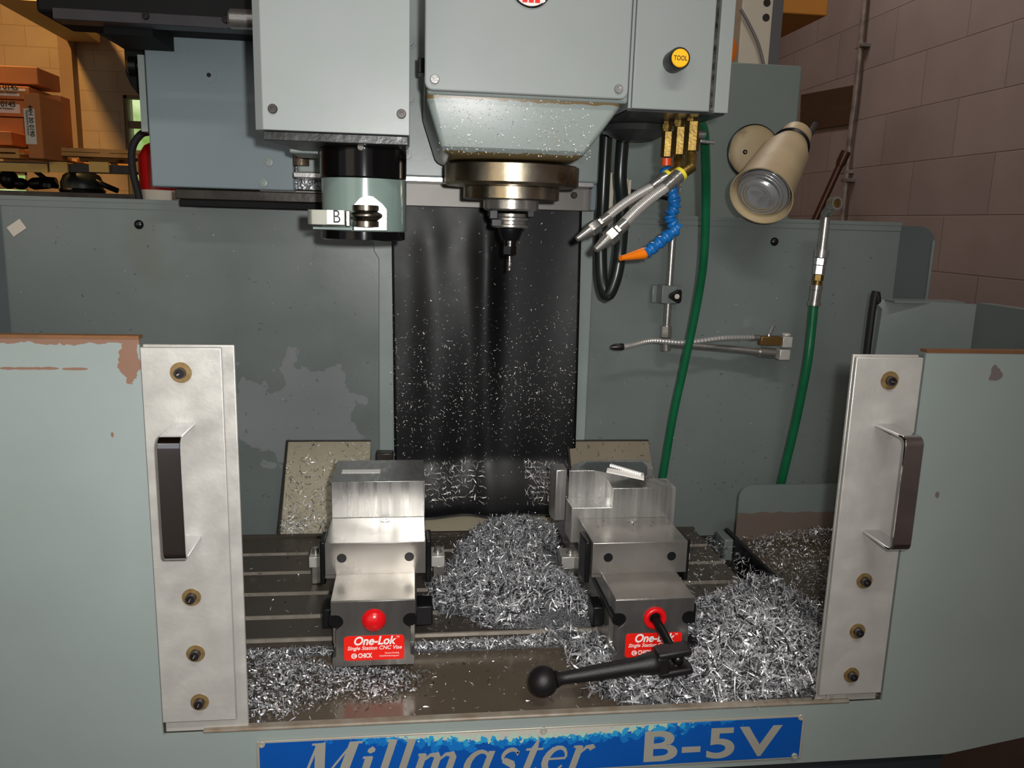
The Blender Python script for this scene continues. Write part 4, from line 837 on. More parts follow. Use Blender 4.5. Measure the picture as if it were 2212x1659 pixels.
# ================================================================== vises
def vise(xo, yo, tagw, red_funnel):
    """xo: left edge of body, yo: front face of body"""
    e = thing('machine_vise', tagw, 'vise', (xo + .061, yo + .25, T), 'two matching machining vises')
    w_ = .122; zt = T + .103; k = w_ / 185.
    def c(px, py): return (xo + (px - 712) * k, yo, T + (1440 - py) * (.103 / 140.))
    out = [c(714, 1440), c(714, 1421), c(722, 1417), c(722, 1362)]
    for a in range(-60, 91, 25): out.append((c(723, 1343)[0] + .0105 * math.cos(math.radians(a)), yo, c(0, 1343)[2] + .0105 * math.sin(math.radians(a))))
    out += [c(712, 1329), c(712, 1300), c(897, 1300), c(897, 1329)]
    for a in range(90, 241, 25): out.append((c(886, 1343)[0] + .0105 * math.cos(math.radians(a)), yo, c(0, 1343)[2] + .0105 * math.sin(math.radians(a))))
    out += [c(887, 1362), c(887, 1417), c(896, 1421), c(896, 1440)]
    b = obj('body', MB().prism(out, (0, .03, 0)), FACE, e, bevel=.0006)
    obj('bed', MB().box(xo, xo + w_, yo + .0305, yo + .52, T + .02, zt - .0005).box(xo + .001, xo + w_ - .001, yo + .0305, yo + .52, T + .0005, T + .02), GROUND, e, bevel=.001)
    obj('top_plate', MB().box(xo, xo + w_, yo, yo + .2, zt, zt + .0015), GROUND, e, bevel=.0008)
    for s, xx in ((-1, c(723, 0)[0]), (1, c(886, 0)[0])):
        obj('side_rod', MB().cyl((xx, yo + .002, c(0, 1343)[2]), (xx, yo + .3, c(0, 1343)[2]), .0102), BLACK, e)
        xb_ = xo - .018 if s < 0 else xo + w_ + .0005
        obj('side_clamp', MB().box(xb_, xb_ + (.0175 if s < 0 else .027), yo + .06, yo + .1, T + .03, T + .062), BLACKM, e, bevel=.002)
    # jaw
    jx0, jx1 = xo - .0165, xo + .1385; jy0, jy1 = yo + .091, yo + .2; jz0, jz1 = zt + .0015, zt + .053
    mj = MB(); mj.box(jx0, jx1, jy0, jy1, jz0, jz1); obj('moving_jaw', mj, GROUND, e, bevel=.0008)
    obj('jaw_skirt', MB().box(jx0, jx1, jy0, jy1, jz0 - .0005, jz0 + .0005).box(jx0, xo - .0008, jy0, jy1, jz0 - .006, jz0), GROUND, e)
    for f in (.165, .835):
        x = jx0 + (jx1 - jx0) * f; mm = MB(); mm.lathe((x, jy0, jz0 + .027), (0, -1, 0), [(.0074, 0), (.0074, .0003)], 28); obj('jaw_hole_shade', mm, pm('hole_shade', (34, 34, 36), .35, .6), e)  # dark disc on the jaw face paints the shade inside a bolt hole
    mm = MB(); mm.lathe(((jx0 + jx1) / 2 + .012, jy1 - .013, jz1), (0, 0, 1), [(.0085, 0), (.0085, .0006), (.006, .0006), (.0055, .0002), (.002, .0004)], 24); obj('jaw_screw', mm, STEEL, e)
    for s in (-1, 1):
        x0_ = jx0 - .009 if s < 0 else jx1 + .0005; obj('side_plate', MB().box(x0_, x0_ + .0085, jy0 + .012, jy0 + .06, zt - .02, zt + .050), BLACKM, e, bevel=.002)
    obj('fixed_jaw', MB().box(jx0, jx1, yo + .327, yo + .42, jz0, jz1 - .004), GROUND, e, bevel=.0008)
    # red drive opening
    cz = c(0, 1341)[2]; cx = c(806, 0)[0]
    if not red_funnel: mm = MB(); mm.lathe((cx, yo + .0, cz), (0, -1, 0), [(.0178, 0), (.0168, .003), (.013, .0075), (.007, .0105), (.0001, .0115)], 36)
    else: mm = MB(); mm.lathe((cx, yo + .0, cz), (0, -1, 0), [(.0178, 0), (.017, .004), (.0145, .006), (.0115, .0055), (.009, .003), (.008, .0005)], 36)
    obj('red_cap', mm, RED, e, smooth=60)
    if red_funnel: obj('drive_socket', MB().lathe((cx, yo - .0006, cz), (0, -1, 0), [(.0085, 0), (.0085, .0008), (.0001, .0008)], 20), BLACK, e)
    a = c(740, 1374); b_ = c(873, 1427); lb = obj('sticker', MB().prism(rrect(a[0], b_[0], b_[2], a[2], .005, yo - .0001), (0, -.0005, 0)), REDL, e); lb['label'] = 'red rounded maker sticker with white lettering'; ROOT[lb.name] = ROOT[e.name]
    yl = yo - .0008
    def tx(s, px, py, sz, x1, sh=.25, off=.0): q_ = c(px, py); text('lettering', s, (q_[0], yl, q_[2]), sz, WHITE, lb, shear=sh, off=off, ext=.0001, fit=(x1 - px) * k)
    tx('One-Lok', 760, 1393, .0183, 853, off=.0005); tx('TM', 855, 1380, .0042, 862, 0); tx('Single Station CNC Vise', 747, 1404, .0082, 867, off=.0001)
    tx('CHICK', 771, 1421, .0098, 802, 0, off=.0003); tx('Patents Pending', 830, 1414, .0034, 861, 0); tx('ChickWorkholding.com', 818, 1420, .0034, 861, 0)
    q_ = c(762, 1417); mk = MB(); mk.prism([(q_[0] + .0042 * math.cos(t), yl, q_[2] + .0042 * math.sin(t)) for t in [2 * PI * i / 20 for i in range(20)]], (0, -.00015, 0)); obj('logo', mk, WHITE, lb)
    mk = MB()
    for r0, r1 in ((.0030, .0022), (.0016, .0008)):
        pr_ = [(q_[0] + .0005 + r0 * math.cos(t), yl - .0002, q_[2] + r0 * math.sin(t)) for t in [math.radians(50 + 26 * i) for i in range(11)]] + [(q_[0] + .0005 + r1 * math.cos(t), yl - .0002, q_[2] + r1 * math.sin(t)) for t in [math.radians(50 + 26 * i) for i in range(10, -1, -1)]]
        for i in range(10): mk.prism([pr_[i], pr_[i + 1], pr_[20 - i], pr_[21 - i]], (0, -.00015, 0))
    obj('logo_rings', mk, REDL, lb)
    return e, (jx0, jx1, jy0, jy1, jz0, jz1, cx, cz)
V1, g1 = vise(-.113, 1.12, 'left machining vise with an uncovered red cap and a full red sticker', False)
fr = P(1330, 1297, Z=T + .103)
V2, g2 = vise(fr.x, fr.y, 'right machining vise with the black crank handle plugged into its red socket', True)
# work pieces
bz1_ = P(810, 1040, Y=1.3215).z
wb_ = thing('aluminium_block', 'tall square aluminium block clamped in the left vise', 'workpiece', (-.05, 1.38, g1[4]))
obj('block', MB().box(g1[0] + .001, g1[1] + .0, 1.3212, 1.445, g1[4] + .001, bz1_), BILLET, wb_, bevel=.0006)
a = P(738, 1022, Z=bz1_ + .0004); b = P(822, 1014, Z=bz1_ + .0004); obj('slot_glint', MB().box(a.x, b.x, a.y, b.y, bz1_ + .0002, bz1_ + .0006), pm('white_strip', (246, 244, 238), .4, .1), wb_)  # white plate painted as the bright reflection from a shiny slot
# stepped piece in the right vise
jy1 = g2[3]; yq = P(1241, 1099, Z=g2[5]).y; jz1 = g2[5]
yq = jy1 + .001
zs = P(1280, 1097, Y=yq).z; zs2 = P(1400, 1054, Y=yq).z; X0 = P(1235, 1110, Y=yq).x; X1 = P(1323, 1080, Y=yq).x; X2 = P(1459, 1080, Y=yq).x; zlo = P(1235, 1172, Y=yq).z
yk = P(1270, 1075, Z=zs).y
yk2 = P(1400, 1032, Z=zs2).y
sp = thing('stepped_workpiece', 'machined aluminium part with an L-shaped step clamped in the right vise', 'workpiece', (.37, yq, g2[4]))
mm = MB(); mm.prism([(X0, yq, zlo), (X2, yq, zlo), (X2, yq, zs2), (X1, yq, zs2), (X1, yq, zs), (X0, yq, zs)], (0, yk - yq, 0)); obj('front_step', mm, BILLET, sp, bevel=.0005)
zu = P(1230, 1017, Y=yk).z
top = [P(u, v, Z=zu) for u, v in ((1230, 1017), (1393, 1048), (1409, 1040), (1412, 1012), (1398, 993), (1262, 994), (1240, 1003))]
top = [Vector((p.x, max(p.y, yk + .0006), p.z)) for p in top]
mm = MB(); mm.prism(top, (0, 0, -(zu - zlo - .01))); obj('pocket_block', mm, BILLET, sp, bevel=.0005)
up_ = [P(u, v, Z=zu + .0006) for u, v in ((1250, 1010), (1385, 1033), (1398, 1026), (1398, 1008), (1388, 998), (1268, 998))]
mm = MB(); mm.prism(up_, (0, 0, -.0004)); obj('machined_pocket', mm, pm('wet_pocket', (120, 124, 124), .16, .9, (150, 154, 154), 30, .6), sp)
q = [P(u, v, Z=zu + .003) for u, v in ((1310, 1021), (1391, 1038), (1391, 1030), (1312, 1014))]
mm = MB(); mm.prism(q, (0, 0, .003)); obj('raised_rib', mm, pm('white_strip', (0, 0, 0)), sp)
a = P(1320, 1006, Z=zu + .008); b = P(1388, 1026, Z=zu + .008)
pts = [a + (b - a) * (k / 30) for k in range(31)]; tag(obj('curled_chip', MB().tube(pts, .0042, 8, sub=1, ribs=.35), CHIPB), 'long curled chip lying on top of the stepped workpiece', 'swarf')
# spare jaw at left
za = P(1215, 1015, Y=yk + .03).z; yl_ = yk + .03
A = P(1197, 1016, Y=yl_).x; B = P(1226, 1016, Y=yl_).x; zq = P(1215, 1125, Y=yl_).z
mm = MB(); mm.prism([(A, yl_ + .02, za), (A + .004, yl_, za), (B, yl_, za), (B, yl_ + .04, za), (A, yl_ + .04, za)], (0, 0, zq - za)); ej = obj('jaw_block', mm, BILLET, bevel=.002); tag(ej, 'small upright aluminium block at the left side of the stepped workpiece', 'block')
obj_ = None
# ================================================================== hold-down clamps
def clamp(u0, u1, v0, v1, Y, label, side=1):
    a = P(u0, v0, Y=Y); b = P(u1, v1, Y=Y); e = thing('toe_clamp', label, 'clamp', ((a.x + b.x) / 2, Y + .02, T), 'aluminium toe clamps beside the vises')
    zz_ = P((u0 + u1) / 2, v0, Y=Y).z; zl = b.z
    zc1 = a.z - (a.z - b.z) * .45
    obj('clamp_arm', MB().box(a.x, b.x, Y, Y + .045, zc1, a.z - .0), ALU, e, bevel=.0012)
    obj('clamp_foot', MB().box(a.x + .004, b.x - .0, Y + .004, Y + .04, T + .0005, zc1 - .0005), GROUND, e, bevel=.0012)
    obj('bolt', MB().lathe(((a.x + b.x) / 2, Y + .02, a.z), (0, 0, 1), [(.0085, 0), (.0085, .0015), (.0065, .0018), (.0065, .009), (.005, .0105), (.0001, .0105)], 24), STEEL, e)
clamp(667, 693, 1204, 1254, 1.40, 'aluminium toe clamp with a round bolt at the left side of the left vise')
clamp(932, 960, 1202, 1252, 1.40, 'aluminium toe clamp with a round bolt at the right side of the left vise')
clamp(1214, 1256, 1204, 1258, 1.40, 'aluminium toe clamp with a round bolt at the left side of the right vise')
clamp(1481, 1489, 1196, 1228, 1.44, 'thin sliver of a toe clamp showing right of the right vise')

# ================================================================== crank handle
VH = thing('crank_handle', 'black ball-ended crank handle plugged into the right vise', 'handle', (.3, 1.02, .93))
s0 = Vector((g2[6], g2[1 + 1] - .091 + .004, g2[7])); s1 = P(1449, 1398, Y=1.045)
obj('drive_rod', MB().cyl(s0, s1, .0068), BLACKM, VH)
kc = P(1460, 1424, Y=1.035); bc = P(1173, 1472, Y=1.035)
ax = (bc - kc).normalized(); upv = Vector((0, 0, 1)); upv = (upv - ax * upv.dot(ax)).normalized(); fw = ax.cross(upv)
ns = kc + ax * .028
L0 = (bc - ns).length
obj('arm', MB().lathe(ns, ax, [(.012, -.004), (.0155, 0), (.0165, .008), (.014, .022), (.0125, .03), (.0115, L0 * .5), (.0088, L0 - .034), (.0088, L0 - .026), (.0125, L0 - .019)], 32), HANDLE, VH, smooth=60)
obj('ball_grip', MB().ball(bc, .0215, 32, 20), HANDLE, VH, smooth=60)
mm = MB()
for s in (-1, 1): mm.obox(kc + upv * s * .0145 + ax * .004, ax * .025, fw * .0145, upv * .0055)
mm.obox(kc + ax * .022, ax * .009, fw * .0145, upv * .0145)
obj('clevis', mm, HANDLE, VH, bevel=.004, seg=3)
obj('pivot_knob', MB().ball(kc - ax * .003, .0092, 20, 12), BLACK, VH, smooth=60)
obj('pivot_pin', MB().cyl(kc + upv * -.019, kc + upv * .0188, .0028), STEEL, VH)
mm = MB(); mm.cyl(s1, kc, .006); obj('rod_end', mm, BLACKM, VH)

# ================================================================== coolant hoses and pipes
def tubeobj(name, uvs, Y, r, mat, label, cat='hose', group=None, **k):
    Ys = Y if isinstance(Y, (list, tuple)) else [Y] * len(uvs)
    pts = [P(u, v, Y=y) for (u, v), y in zip(uvs, Ys)]
    o = obj(name, MB().tube(pts, r, 16, **k), mat, smooth=60); tag(o, label, cat, group); return o
tubeobj('green_hose', [(1512, 262), (1522, 300), (1525, 420), (1520, 560), (1503, 670), (1478, 790), (1454, 900), (1430, 1040), (1420, 1090)], [1.42, 1.45, 1.55, 1.6, 1.65, 1.68, 1.7, 1.72, 1.72], .0088, GREEN, 'green hose hanging from the side box down behind the right vise', group='green air hoses')
g_ = thing('green_air_hose', 'green hose with chrome fittings hanging from a tee at the right of the back panel', 'hose', P(1690, 1045, Y=1.75), 'green air hoses')
Y2 = [1.7] * 3 + [1.72, 1.74, 1.76]
obj('hose', MB().tube([P(u, v, Y=y) for (u, v), y in zip([(1759, 650), (1752, 720), (1743, 790), (1718, 915), (1688, 1040), (1680, 1085)], Y2)], .0098, 16), GREEN, g_, smooth=60)
pts = [P(1776, 540, Y=1.7), P(1786, 455, Y=1.7)]
obj('pipe', MB().tube(pts, .0095, 16), STEEL, g_); 
a = P(1784, 462, Y=1.7); b = P(1803, 440, Y=1.66); obj('elbow', MB().tube([P(1784, 470, Y=1.7), a, b], .011, 16, sub=1), STEEL, g_); dd = (b - a).normalized()
obj('cap_ring', MB().lathe(b, (0.25, -1, .1), [(.014, -.01), (.014, .008), (.010, .008), (.010, .004)], 24), STEEL, g_); obj('cap_centre', MB().lathe(b, (0.25, -1, .1), [(.0095, .003), (.0095, .006), (.004, .007)], 6), BRASS, g_)
for (va, vb, r_, mt, n_) in ((540, 556, .0145, STEEL, 24), (558, 572, .0135, STEEL, 6), (574, 592, .0125, STEEL, 6), (594, 606, .0115, BRASS, 6), (607, 616, .0105, BRASS, 16), (616, 626, .0125, STEEL, 24), (627, 652, .0115, STEEL, 24), (652, 660, .0135, STEEL, 24)):
    f_ = lambda v: P(1776 - (v - 540) * .145, v, Y=1.7)
    obj('hose_fitting', MB().cyl(f_(vb), f_(va), r_, n=n_), mt, g_)
# black hose hanging in a narrow loop
tubeobj('black_hose_loop', [(1347, 284), (1340, 380), (1345, 450), (1340, 540), (1330, 600), (1312, 638), (1300, 600), (1298, 520), (1302, 440), (1306, 360), (1310, 292)], [1.56, 1.56, 1.57, 1.58, 1.58, 1.585, 1.6, 1.61, 1.62, 1.62, 1.62], .0125, pm('black_hose', (26, 34, 32), .28, 0), 'black hose hanging in a narrow loop right of the rubber sheet')
# metal nozzle hoses
def nozzle(uvA, uvB, YA, YB_, r, label, brs):
    r *= 1.4
    A_ = P(*uvA, Y=YA); B_ = P(*uvB, Y=YB_); e = thing('nozzle_hose', label, 'coolant nozzle', A_, 'flexible steel coolant nozzles')
    d = (B_ - A_); L_ = d.length; d.normalize(); side = d.cross(Vector((0, -1, 0))).normalized()
    A2 = A_ + d * .03; B2 = B_ - d * .052; n_ = 76
    pts = [A2 + (B2 - A2) * (k / n_) + side * .004 * math.sin(PI * k / n_) for k in range(n_ + 1)]
    obj('corrugated_hose', MB().tube(pts, r, 14, sub=1, ribs=.17), BRAIDED, e, smooth=20)
    obj('ferrule', MB().lathe(A_, d, [(r * 1.3, 0), (r * 1.3, .014), (r * 1.12, .016), (r * 1.12, .034)], 20), STEEL, e)
    obj('sealing_tape', MB().lathe(A_, d, [(r * 1.35, -.005), (r * 1.38, .001)], 20), pm('yellow_tape', (226, 214, 60), .5), e)
    obj('end_ferrule', MB().lathe(B2 - d * .004, d, [(r * 1.12, -.012), (r * 1.12, .004)], 20), STEEL, e)
    obj('hex_nut', MB().lathe(B2, d, [(r * 1.1, 0), (r * 1.2, .001), (r * 1.2, .006)], 6).lathe(B2, d, [(r * 1.45, .008), (r * 1.55, .01), (r * 1.55, .023), (r * 1.4, .025)], 6), STEEL, e, smooth=20)
    obj('nozzle_tip', MB().lathe(B2, d, [(r * 1.2, .024), (r * 1.15, .027), (r * .62, .052), (r * .4, .052), (r * .4, .045)], 24), STEEL, e)
    c0 = P(*brs[0], Y=YA + .02); c1 = P(*brs[1], Y=YA)
    obj('brass_elbow', MB().tube([c0, c1, A_ - d * .002], .0098, 14, sub=1), BRASS, e)
nozzle((1440, 382), (1246, 517), 1.37, 1.33, .0056, 'upper left flexible steel coolant nozzle below the brass valves', [(1467, 345), (1465, 368)])
nozzle((1468, 378), (1286, 540), 1.33, 1.29, .0064, 'lower right flexible steel coolant nozzle below the brass valves', [(1493, 335), (1492, 362)])
for (u, va, vb, Y, h, rr) in ((1440, 284, 340, 1.40, 'left brass valve under the side box, feeding the blue segmented hose', .0105), (1466, 274, 335, 1.38, 'middle brass valve under the side box', .0114), (1493, 262, 327, 1.35, 'right brass valve under the side box, with a small steel lever', .0124)):
    a = P(u, va, Y=Y); b = P(u, vb, Y=Y); e = thing('brass_valve', h, 'valve', b, 'brass valves under the side box')
    obj('valve_body', MB().lathe(b, (0, 0, 1), [(rr * .9, 0), (rr, .001), (rr, a.z - b.z - .001), (rr * .9, a.z - b.z)], 6, phase=.3), BRASS, e, smooth=20)
    obj('valve_nut', MB().lathe(a, (0, 0, 1), [(rr * .75, 0), (rr * .75, .004), (rr * .95, .004), (rr * .95, .011), (rr * .7, .012), (rr * .7, bz - a.z + .0)], 6), BRASS, e, smooth=20)
    if u == 1493:
        c = P(1507, 290, Y=1.35); obj('lever_hub', MB().cyl(c, c + Vector((.012, 0, 0)), .007), STEEL, e); d = P(1540, 312, Y=1.34); obj('lever', MB().obox((c + d) / 2 + Vector((.004, 0, -.004)), Vector((.013, 0, -.001)), Vector((0, .004, 0)), Vector((0, 0, .0025))), STEEL, e, bevel=.001)
    if u == 1440:
        c = P(u, 342, Y=Y); obj('orange_bushing', MB().cyl(P(u, 358, Y=Y), c, .0088), pm('orange_red_plastic', (226, 80, 30), .35), e)
# blue segmented hose
SG = thing('segmented_hose', 'blue segmented coolant hose with an orange nozzle tip', 'coolant nozzle', P(1440, 470, Y=1.42))
sg = [(1437, 362), (1443, 384), (1450, 405), (1456, 428), (1458, 448), (1447, 464), (1449, 478), (1462, 494), (1444, 508), (1428, 521), (1412, 534), (1396, 546)]
pts = [P(u, v, Y=1.40) for u, v in sg]
for a, b in zip(pts[:-1], pts[1:]):
    d = (b - a); L_ = d.length; mm = MB(); R_ = .0118
    mm.lathe(a, d, [(R_ * .55, -L_ * .06), (R_ * .86, L_ * .08), (R_ * .98, L_ * .25), (R_ * .92, L_ * .42), (R_ * .66, L_ * .62), (R_ * .68, L_ * .68), (R_ * 1.0, L_ * 1.02), (R_ * .92, L_ * 1.08)], 24); obj('segment', mm, BLUE, SG, smooth=60)
a = P(1398, 545, Y=1.40); b = P(1340, 558, Y=1.38); d = b - a; L_ = d.length
a = P(1390, 547, Y=1.40); d = b - a; L_ = d.length
obj('nozzle_tip', MB().lathe(a, d, [(.008, -.006), (.0105, .0), (.0098, .004), (.0075, L_ * .45), (.0048, L_ * .85), (.0045, L_), (.003, L_), (.003, L_ - .01)], 24), ORANGE, SG, smooth=60)
# spray pipe assembly on the back panel
YP = 1.755
SP = thing('spray_pipe', 'chrome spray pipe with a swivel arm and steel hose clamped to the back panel', 'coolant pipe', P(1440, 640, Y=YP))
obj('upright_pipe', MB().tube([P(1462, 330, Y=YP), P(1459, 430, Y=YP), P(1450, 560, Y=YP), P(1440, 715, Y=YP)], .0078, 18), STEEL, SP, smooth=60)
a = P(1438, 617, Y=YP - .018); b = P(1462, 656, Y=YP - .018); obj('clamp_block', MB().box(a.x - .008, b.x, YP - .02, YP + .02, b.z, a.z), PANEL, SP, bevel=.002)
a = P(1410, 616, Y=YP + .02); b = P(1478, 656, Y=YP + .02); obj('clamp_bracket', MB().box(a.x, b.x - .01, YP + .021, YP + .035, b.z, a.z).box(a.x + .01, b.x - .02, YP + .034, YB - .0005, b.z + .01, a.z - .01), PANEL, SP, bevel=.003)
p = P(1461, 640, Y=YP - .03); kp = []
for k in range(3):
    for t in range(-2, 3): an = math.radians(180 + 120 * k + t * 14); kp.append((p.x + (.0165 if t == 0 else (.0158 if abs(t) == 1 else .0135)) * math.cos(an), p.y + .008, p.z + (.0165 if t == 0 else (.0158 if abs(t) == 1 else .0135)) * math.sin(an)))
obj('clamp_knob', MB().prism(kp, (0, -.012, 0)), BLACK, SP, bevel=.002); obj('knob_cap', MB().lathe((p.x, p.y - .004, p.z), (0, -1, 0), [(.0055, 0), (.0055, .0012)], 20), PAPER, SP)
obj('bottom_nut', MB().cyl(P(1439, 728, Y=YP), P(1440, 704, Y=YP), .0125, n=6).cyl(P(1438, 757, Y=YP), P(1438, 730, Y=YP), .0115, n=16), STEEL, SP, smooth=20)
obj('swivel_arm', MB().tube([P(1440, 742, Y=YP), P(1560, 752, Y=YP - .01), P(1670, 763, Y=YP - .02)], .0088, 18), STEEL, SP)
obj('arm_sleeve', MB().cyl(P(1640, 760, Y=YP - .02), P(1672, 763, Y=YP - .02), .0115), STEEL, SP)
a = P(1692, 764, Y=YP - .02); obj('lower_elbow', MB().box(a.x - .014, a.x + .011, YP - .033, YP - .008, a.z - .013, a.z + .011), ALU, SP, bevel=.002)
a = P(1697, 738, Y=YP - .02); obj('upper_elbow', MB().box(a.x - .011, a.x + .011, YP - .031, YP - .009, a.z - .012, a.z + .012).lathe((a.x, YP - .02, a.z + .012), (0, 0, 1), [(.009, 0), (.0115, .004), (.0085, .008)], 20), ALU, SP, bevel=.001)
a = P(1640, 735, Y=YP - .02); b = P(1686, 736, Y=YP - .02); obj('shutoff_valve', MB().box(a.x, b.x, YP - .03, YP - .01, b.z - .01, a.z + .01), pm('dark_brass', (128, 98, 56), .4, .7), SP, bevel=.002)
c = P(1661, 724, Y=YP - .02); obj('valve_tap', MB().lathe(c, (0, 0, 1), [(.006, -.006), (.005, .003)], 12).obox(c + Vector((.006, 0, .012)), Vector((.003, 0, .009)), Vector((0, .005, 0)), Vector((.0022, 0, -.0005))), STEEL, SP)
ph = [P(u, v, Y=YP - .03 - y) for u, v, y in ((1632, 729, 0), (1560, 731, .02), (1480, 740, .03), (1410, 736, .03), (1370, 744, .03), (1345, 749, .03))]
q = MB(); e_ = [ph[0] * 2 - ph[1]] + ph + [ph[-1] * 2 - ph[-2]]; fine = []
for i in range(1, len(e_) - 2):
    for k in range(22): t = k / 22; p0, p1, p2, p3 = e_[i - 1:i + 3]; fine.append(.5 * ((2 * p1) + (p2 - p0) * t + (2 * p0 - 5 * p1 + 4 * p2 - p3) * t * t + (3 * p1 - p0 - 3 * p2 + p3) * t ** 3))
obj('corrugated_hose', MB().tube(fine, .0058, 12, sub=1, ribs=.15), BRAIDED, SP, smooth=20)
obj('hose_end', MB().cyl(P(1640, 729, Y=YP - .03), P(1618, 730, Y=YP - .03), .0068), STEEL, SP)
obj('spray_tip', MB().lathe(P(1347, 749, Y=YP - .06), P(1318, 750, Y=YP - .06) - P(1347, 749, Y=YP - .06), [(.007, 0), (.0078, .003), (.0074, .018), (.004, .028)], 20), pm('dark_tip', (60, 56, 54), .35, .8), SP)
# limit switch, bracket and fittings beside the black hose
LS = thing('limit_switch', 'cream limit switch on a grey strip beside the black hose loop', 'switch', P(1300, 400, Y=1.68))
a = P(1281, 330, Y=1.70); b = P(1296, 455, Y=1.70); obj('mounting_strip', MB().box(a.x, b.x, 1.70, 1.72, b.z, a.z + .04), pm('blue_grey_paint', (0, 0, 0)), LS, bevel=.001)
a = P(1298, 372, Y=1.66); b = P(1324, 452, Y=1.66); obj('switch_body', MB().box(a.x, b.x, 1.66, 1.70, b.z, a.z), WHITEPL, LS, bevel=.002)
for v in (380, 440): p = P(1309, v, Y=1.659); screw(LS, (p.x, 1.66, p.z), (0, -1, 0), .004, .002, BLACKM)
p = P(1306, 410, Y=1.655); obj('switch_hollow', MB().prism([(p.x - .012, 1.6595, p.z), (p.x + .008, 1.6595, p.z + .018), (p.x + .008, 1.6595, p.z - .018)], (0, -.001, 0)), BLACKM, LS)
a = P(1337, 386, Y=1.70); b = P(1352, 436, Y=1.70); obj('connector', MB().box(a.x, b.x, 1.69, 1.72, b.z, a.z).box(b.x + .0006, b.x + .007, 1.69, 1.715, b.z + .004, a.z - .002), WHITEPL, LS, bevel=.001)
obj('lead', MB().tube([P(1358, 412, Y=1.7), P(1400, 420, Y=1.75), P(1450, 430, Y=1.78)], .005), RUBBER, LS)
a = P(1296, 322, Y=1.67); b = P(1310, 350, Y=1.67); obj('brass_fitting', MB().box(a.x, b.x, 1.66, 1.68, b.z, a.z), BRASS, LS, bevel=.001)
a = P(1459, 388, Y=1.76); b = P(1476, 418, Y=1.76); e = thing('pipe_union', 'square steel pipe union behind the blue segmented hose', 'fitting', b)
for k in (0, 1): obj('union_nut', MB().box(a.x, b.x, 1.772, 1.79, b.z + (a.z - b.z) * (.5 * k) + .0005, b.z + (a.z - b.z) * (.5 * k + .5) - .0005), STEEL, e, bevel=.001)

# ================================================================== work lamp
WLm = thing('work_lamp', 'aged cream cone-shaped work lamp with a clear bulb on the grey cabinet', 'lamp', P(1640, 330, Y=1.95))
lc = P(1644, 424, Y=1.62); tipp = P(1722, 290, Y=1.78); axl = (lc - tipp).normalized()
Ls = (lc - tipp).length; r0 = .063
obj('shade', MB().lathe(tipp, axl, [(.0001, 0), (.026, .001), (.033, .006), (.034, .02), (.034, .046), (.036, .05), (.05, .095), (.060, Ls - .01), (.0645, Ls), (.0625, Ls), (.058, Ls - .012), (.05, Ls - .04)], 56, cap=False), CREAM, WLm, smooth=50)
obj('shade_collar', MB().lathe(tipp + axl * .044, axl, [(.036, 0), (.040, .001), (.041, .006), (.038, .009)], 48), BLACK, WLm)
LB = LAMPG.copy(); LB.name = 'ribbed_lens'; nt = LB.node_tree; tx_ = nt.nodes.new('ShaderNodeTexCoord'); wv = nt.nodes.new('ShaderNodeTexWave'); wv.inputs['Scale'].default_value = 75; wv.bands_direction = 'DIAGONAL'; nt.links.new(tx_.outputs['Object'], wv.inputs[0]); bp = nt.nodes.new('ShaderNodeBump'); bp.inputs['Strength'].default_value = 1.; bp.inputs['Distance'].default_value = .004; nt.links.new(wv.outputs[0], bp.inputs['Height']); nt.links.new(bp.outputs[0], nt.nodes['Principled BSDF'].inputs['Normal'])
obj('bulb', MB().lathe(tipp, axl, [(.035, Ls - .07), (.054, Ls - .03), (.0565, Ls - .020), (.05, Ls - .012), (.03, Ls - .005), (.0001, Ls - .002)], 48), LB, WLm, smooth=60)
bc_ = P(1632, 327, Y=YG - .02); sx = bc_
obj('base_plate', MB().lathe((bc_.x, YG, bc_.z), (0, -1, 0), [(.066, 0), (.066, .012), (.062, .018), (.05, .024), (.02, .027)], 48), CREAM, WLm); obj('base_seal', MB().lathe((bc_.x, YG - .0003, bc_.z), (0, -1, 0), [(.069, 0), (.069, .009), (.066, .011)], 48), BLACK, WLm)
p = P(1611, 328, Y=YG - .03); screw(WLm, (p.x, YG - .024, p.z), (0, -1, 0), .006, .004, BLACKM)
mid = tipp + axl * .05; obj('swivel_arm', MB().tube([Vector((bc_.x + .03, YG - .02, bc_.z)), Vector((bc_.x + .035, YG - .12, bc_.z)), mid], .013, 14), CREAM, WLm, smooth=60)
tubeobj('lamp_cable', [(1725, 296), (1742, 300), (1752, 285), (1760, 270)], [1.85, 1.9, 1.95, 2.0], .008, RUBBER, 'short black cable leaving the back of the cream work lamp', 'cable')

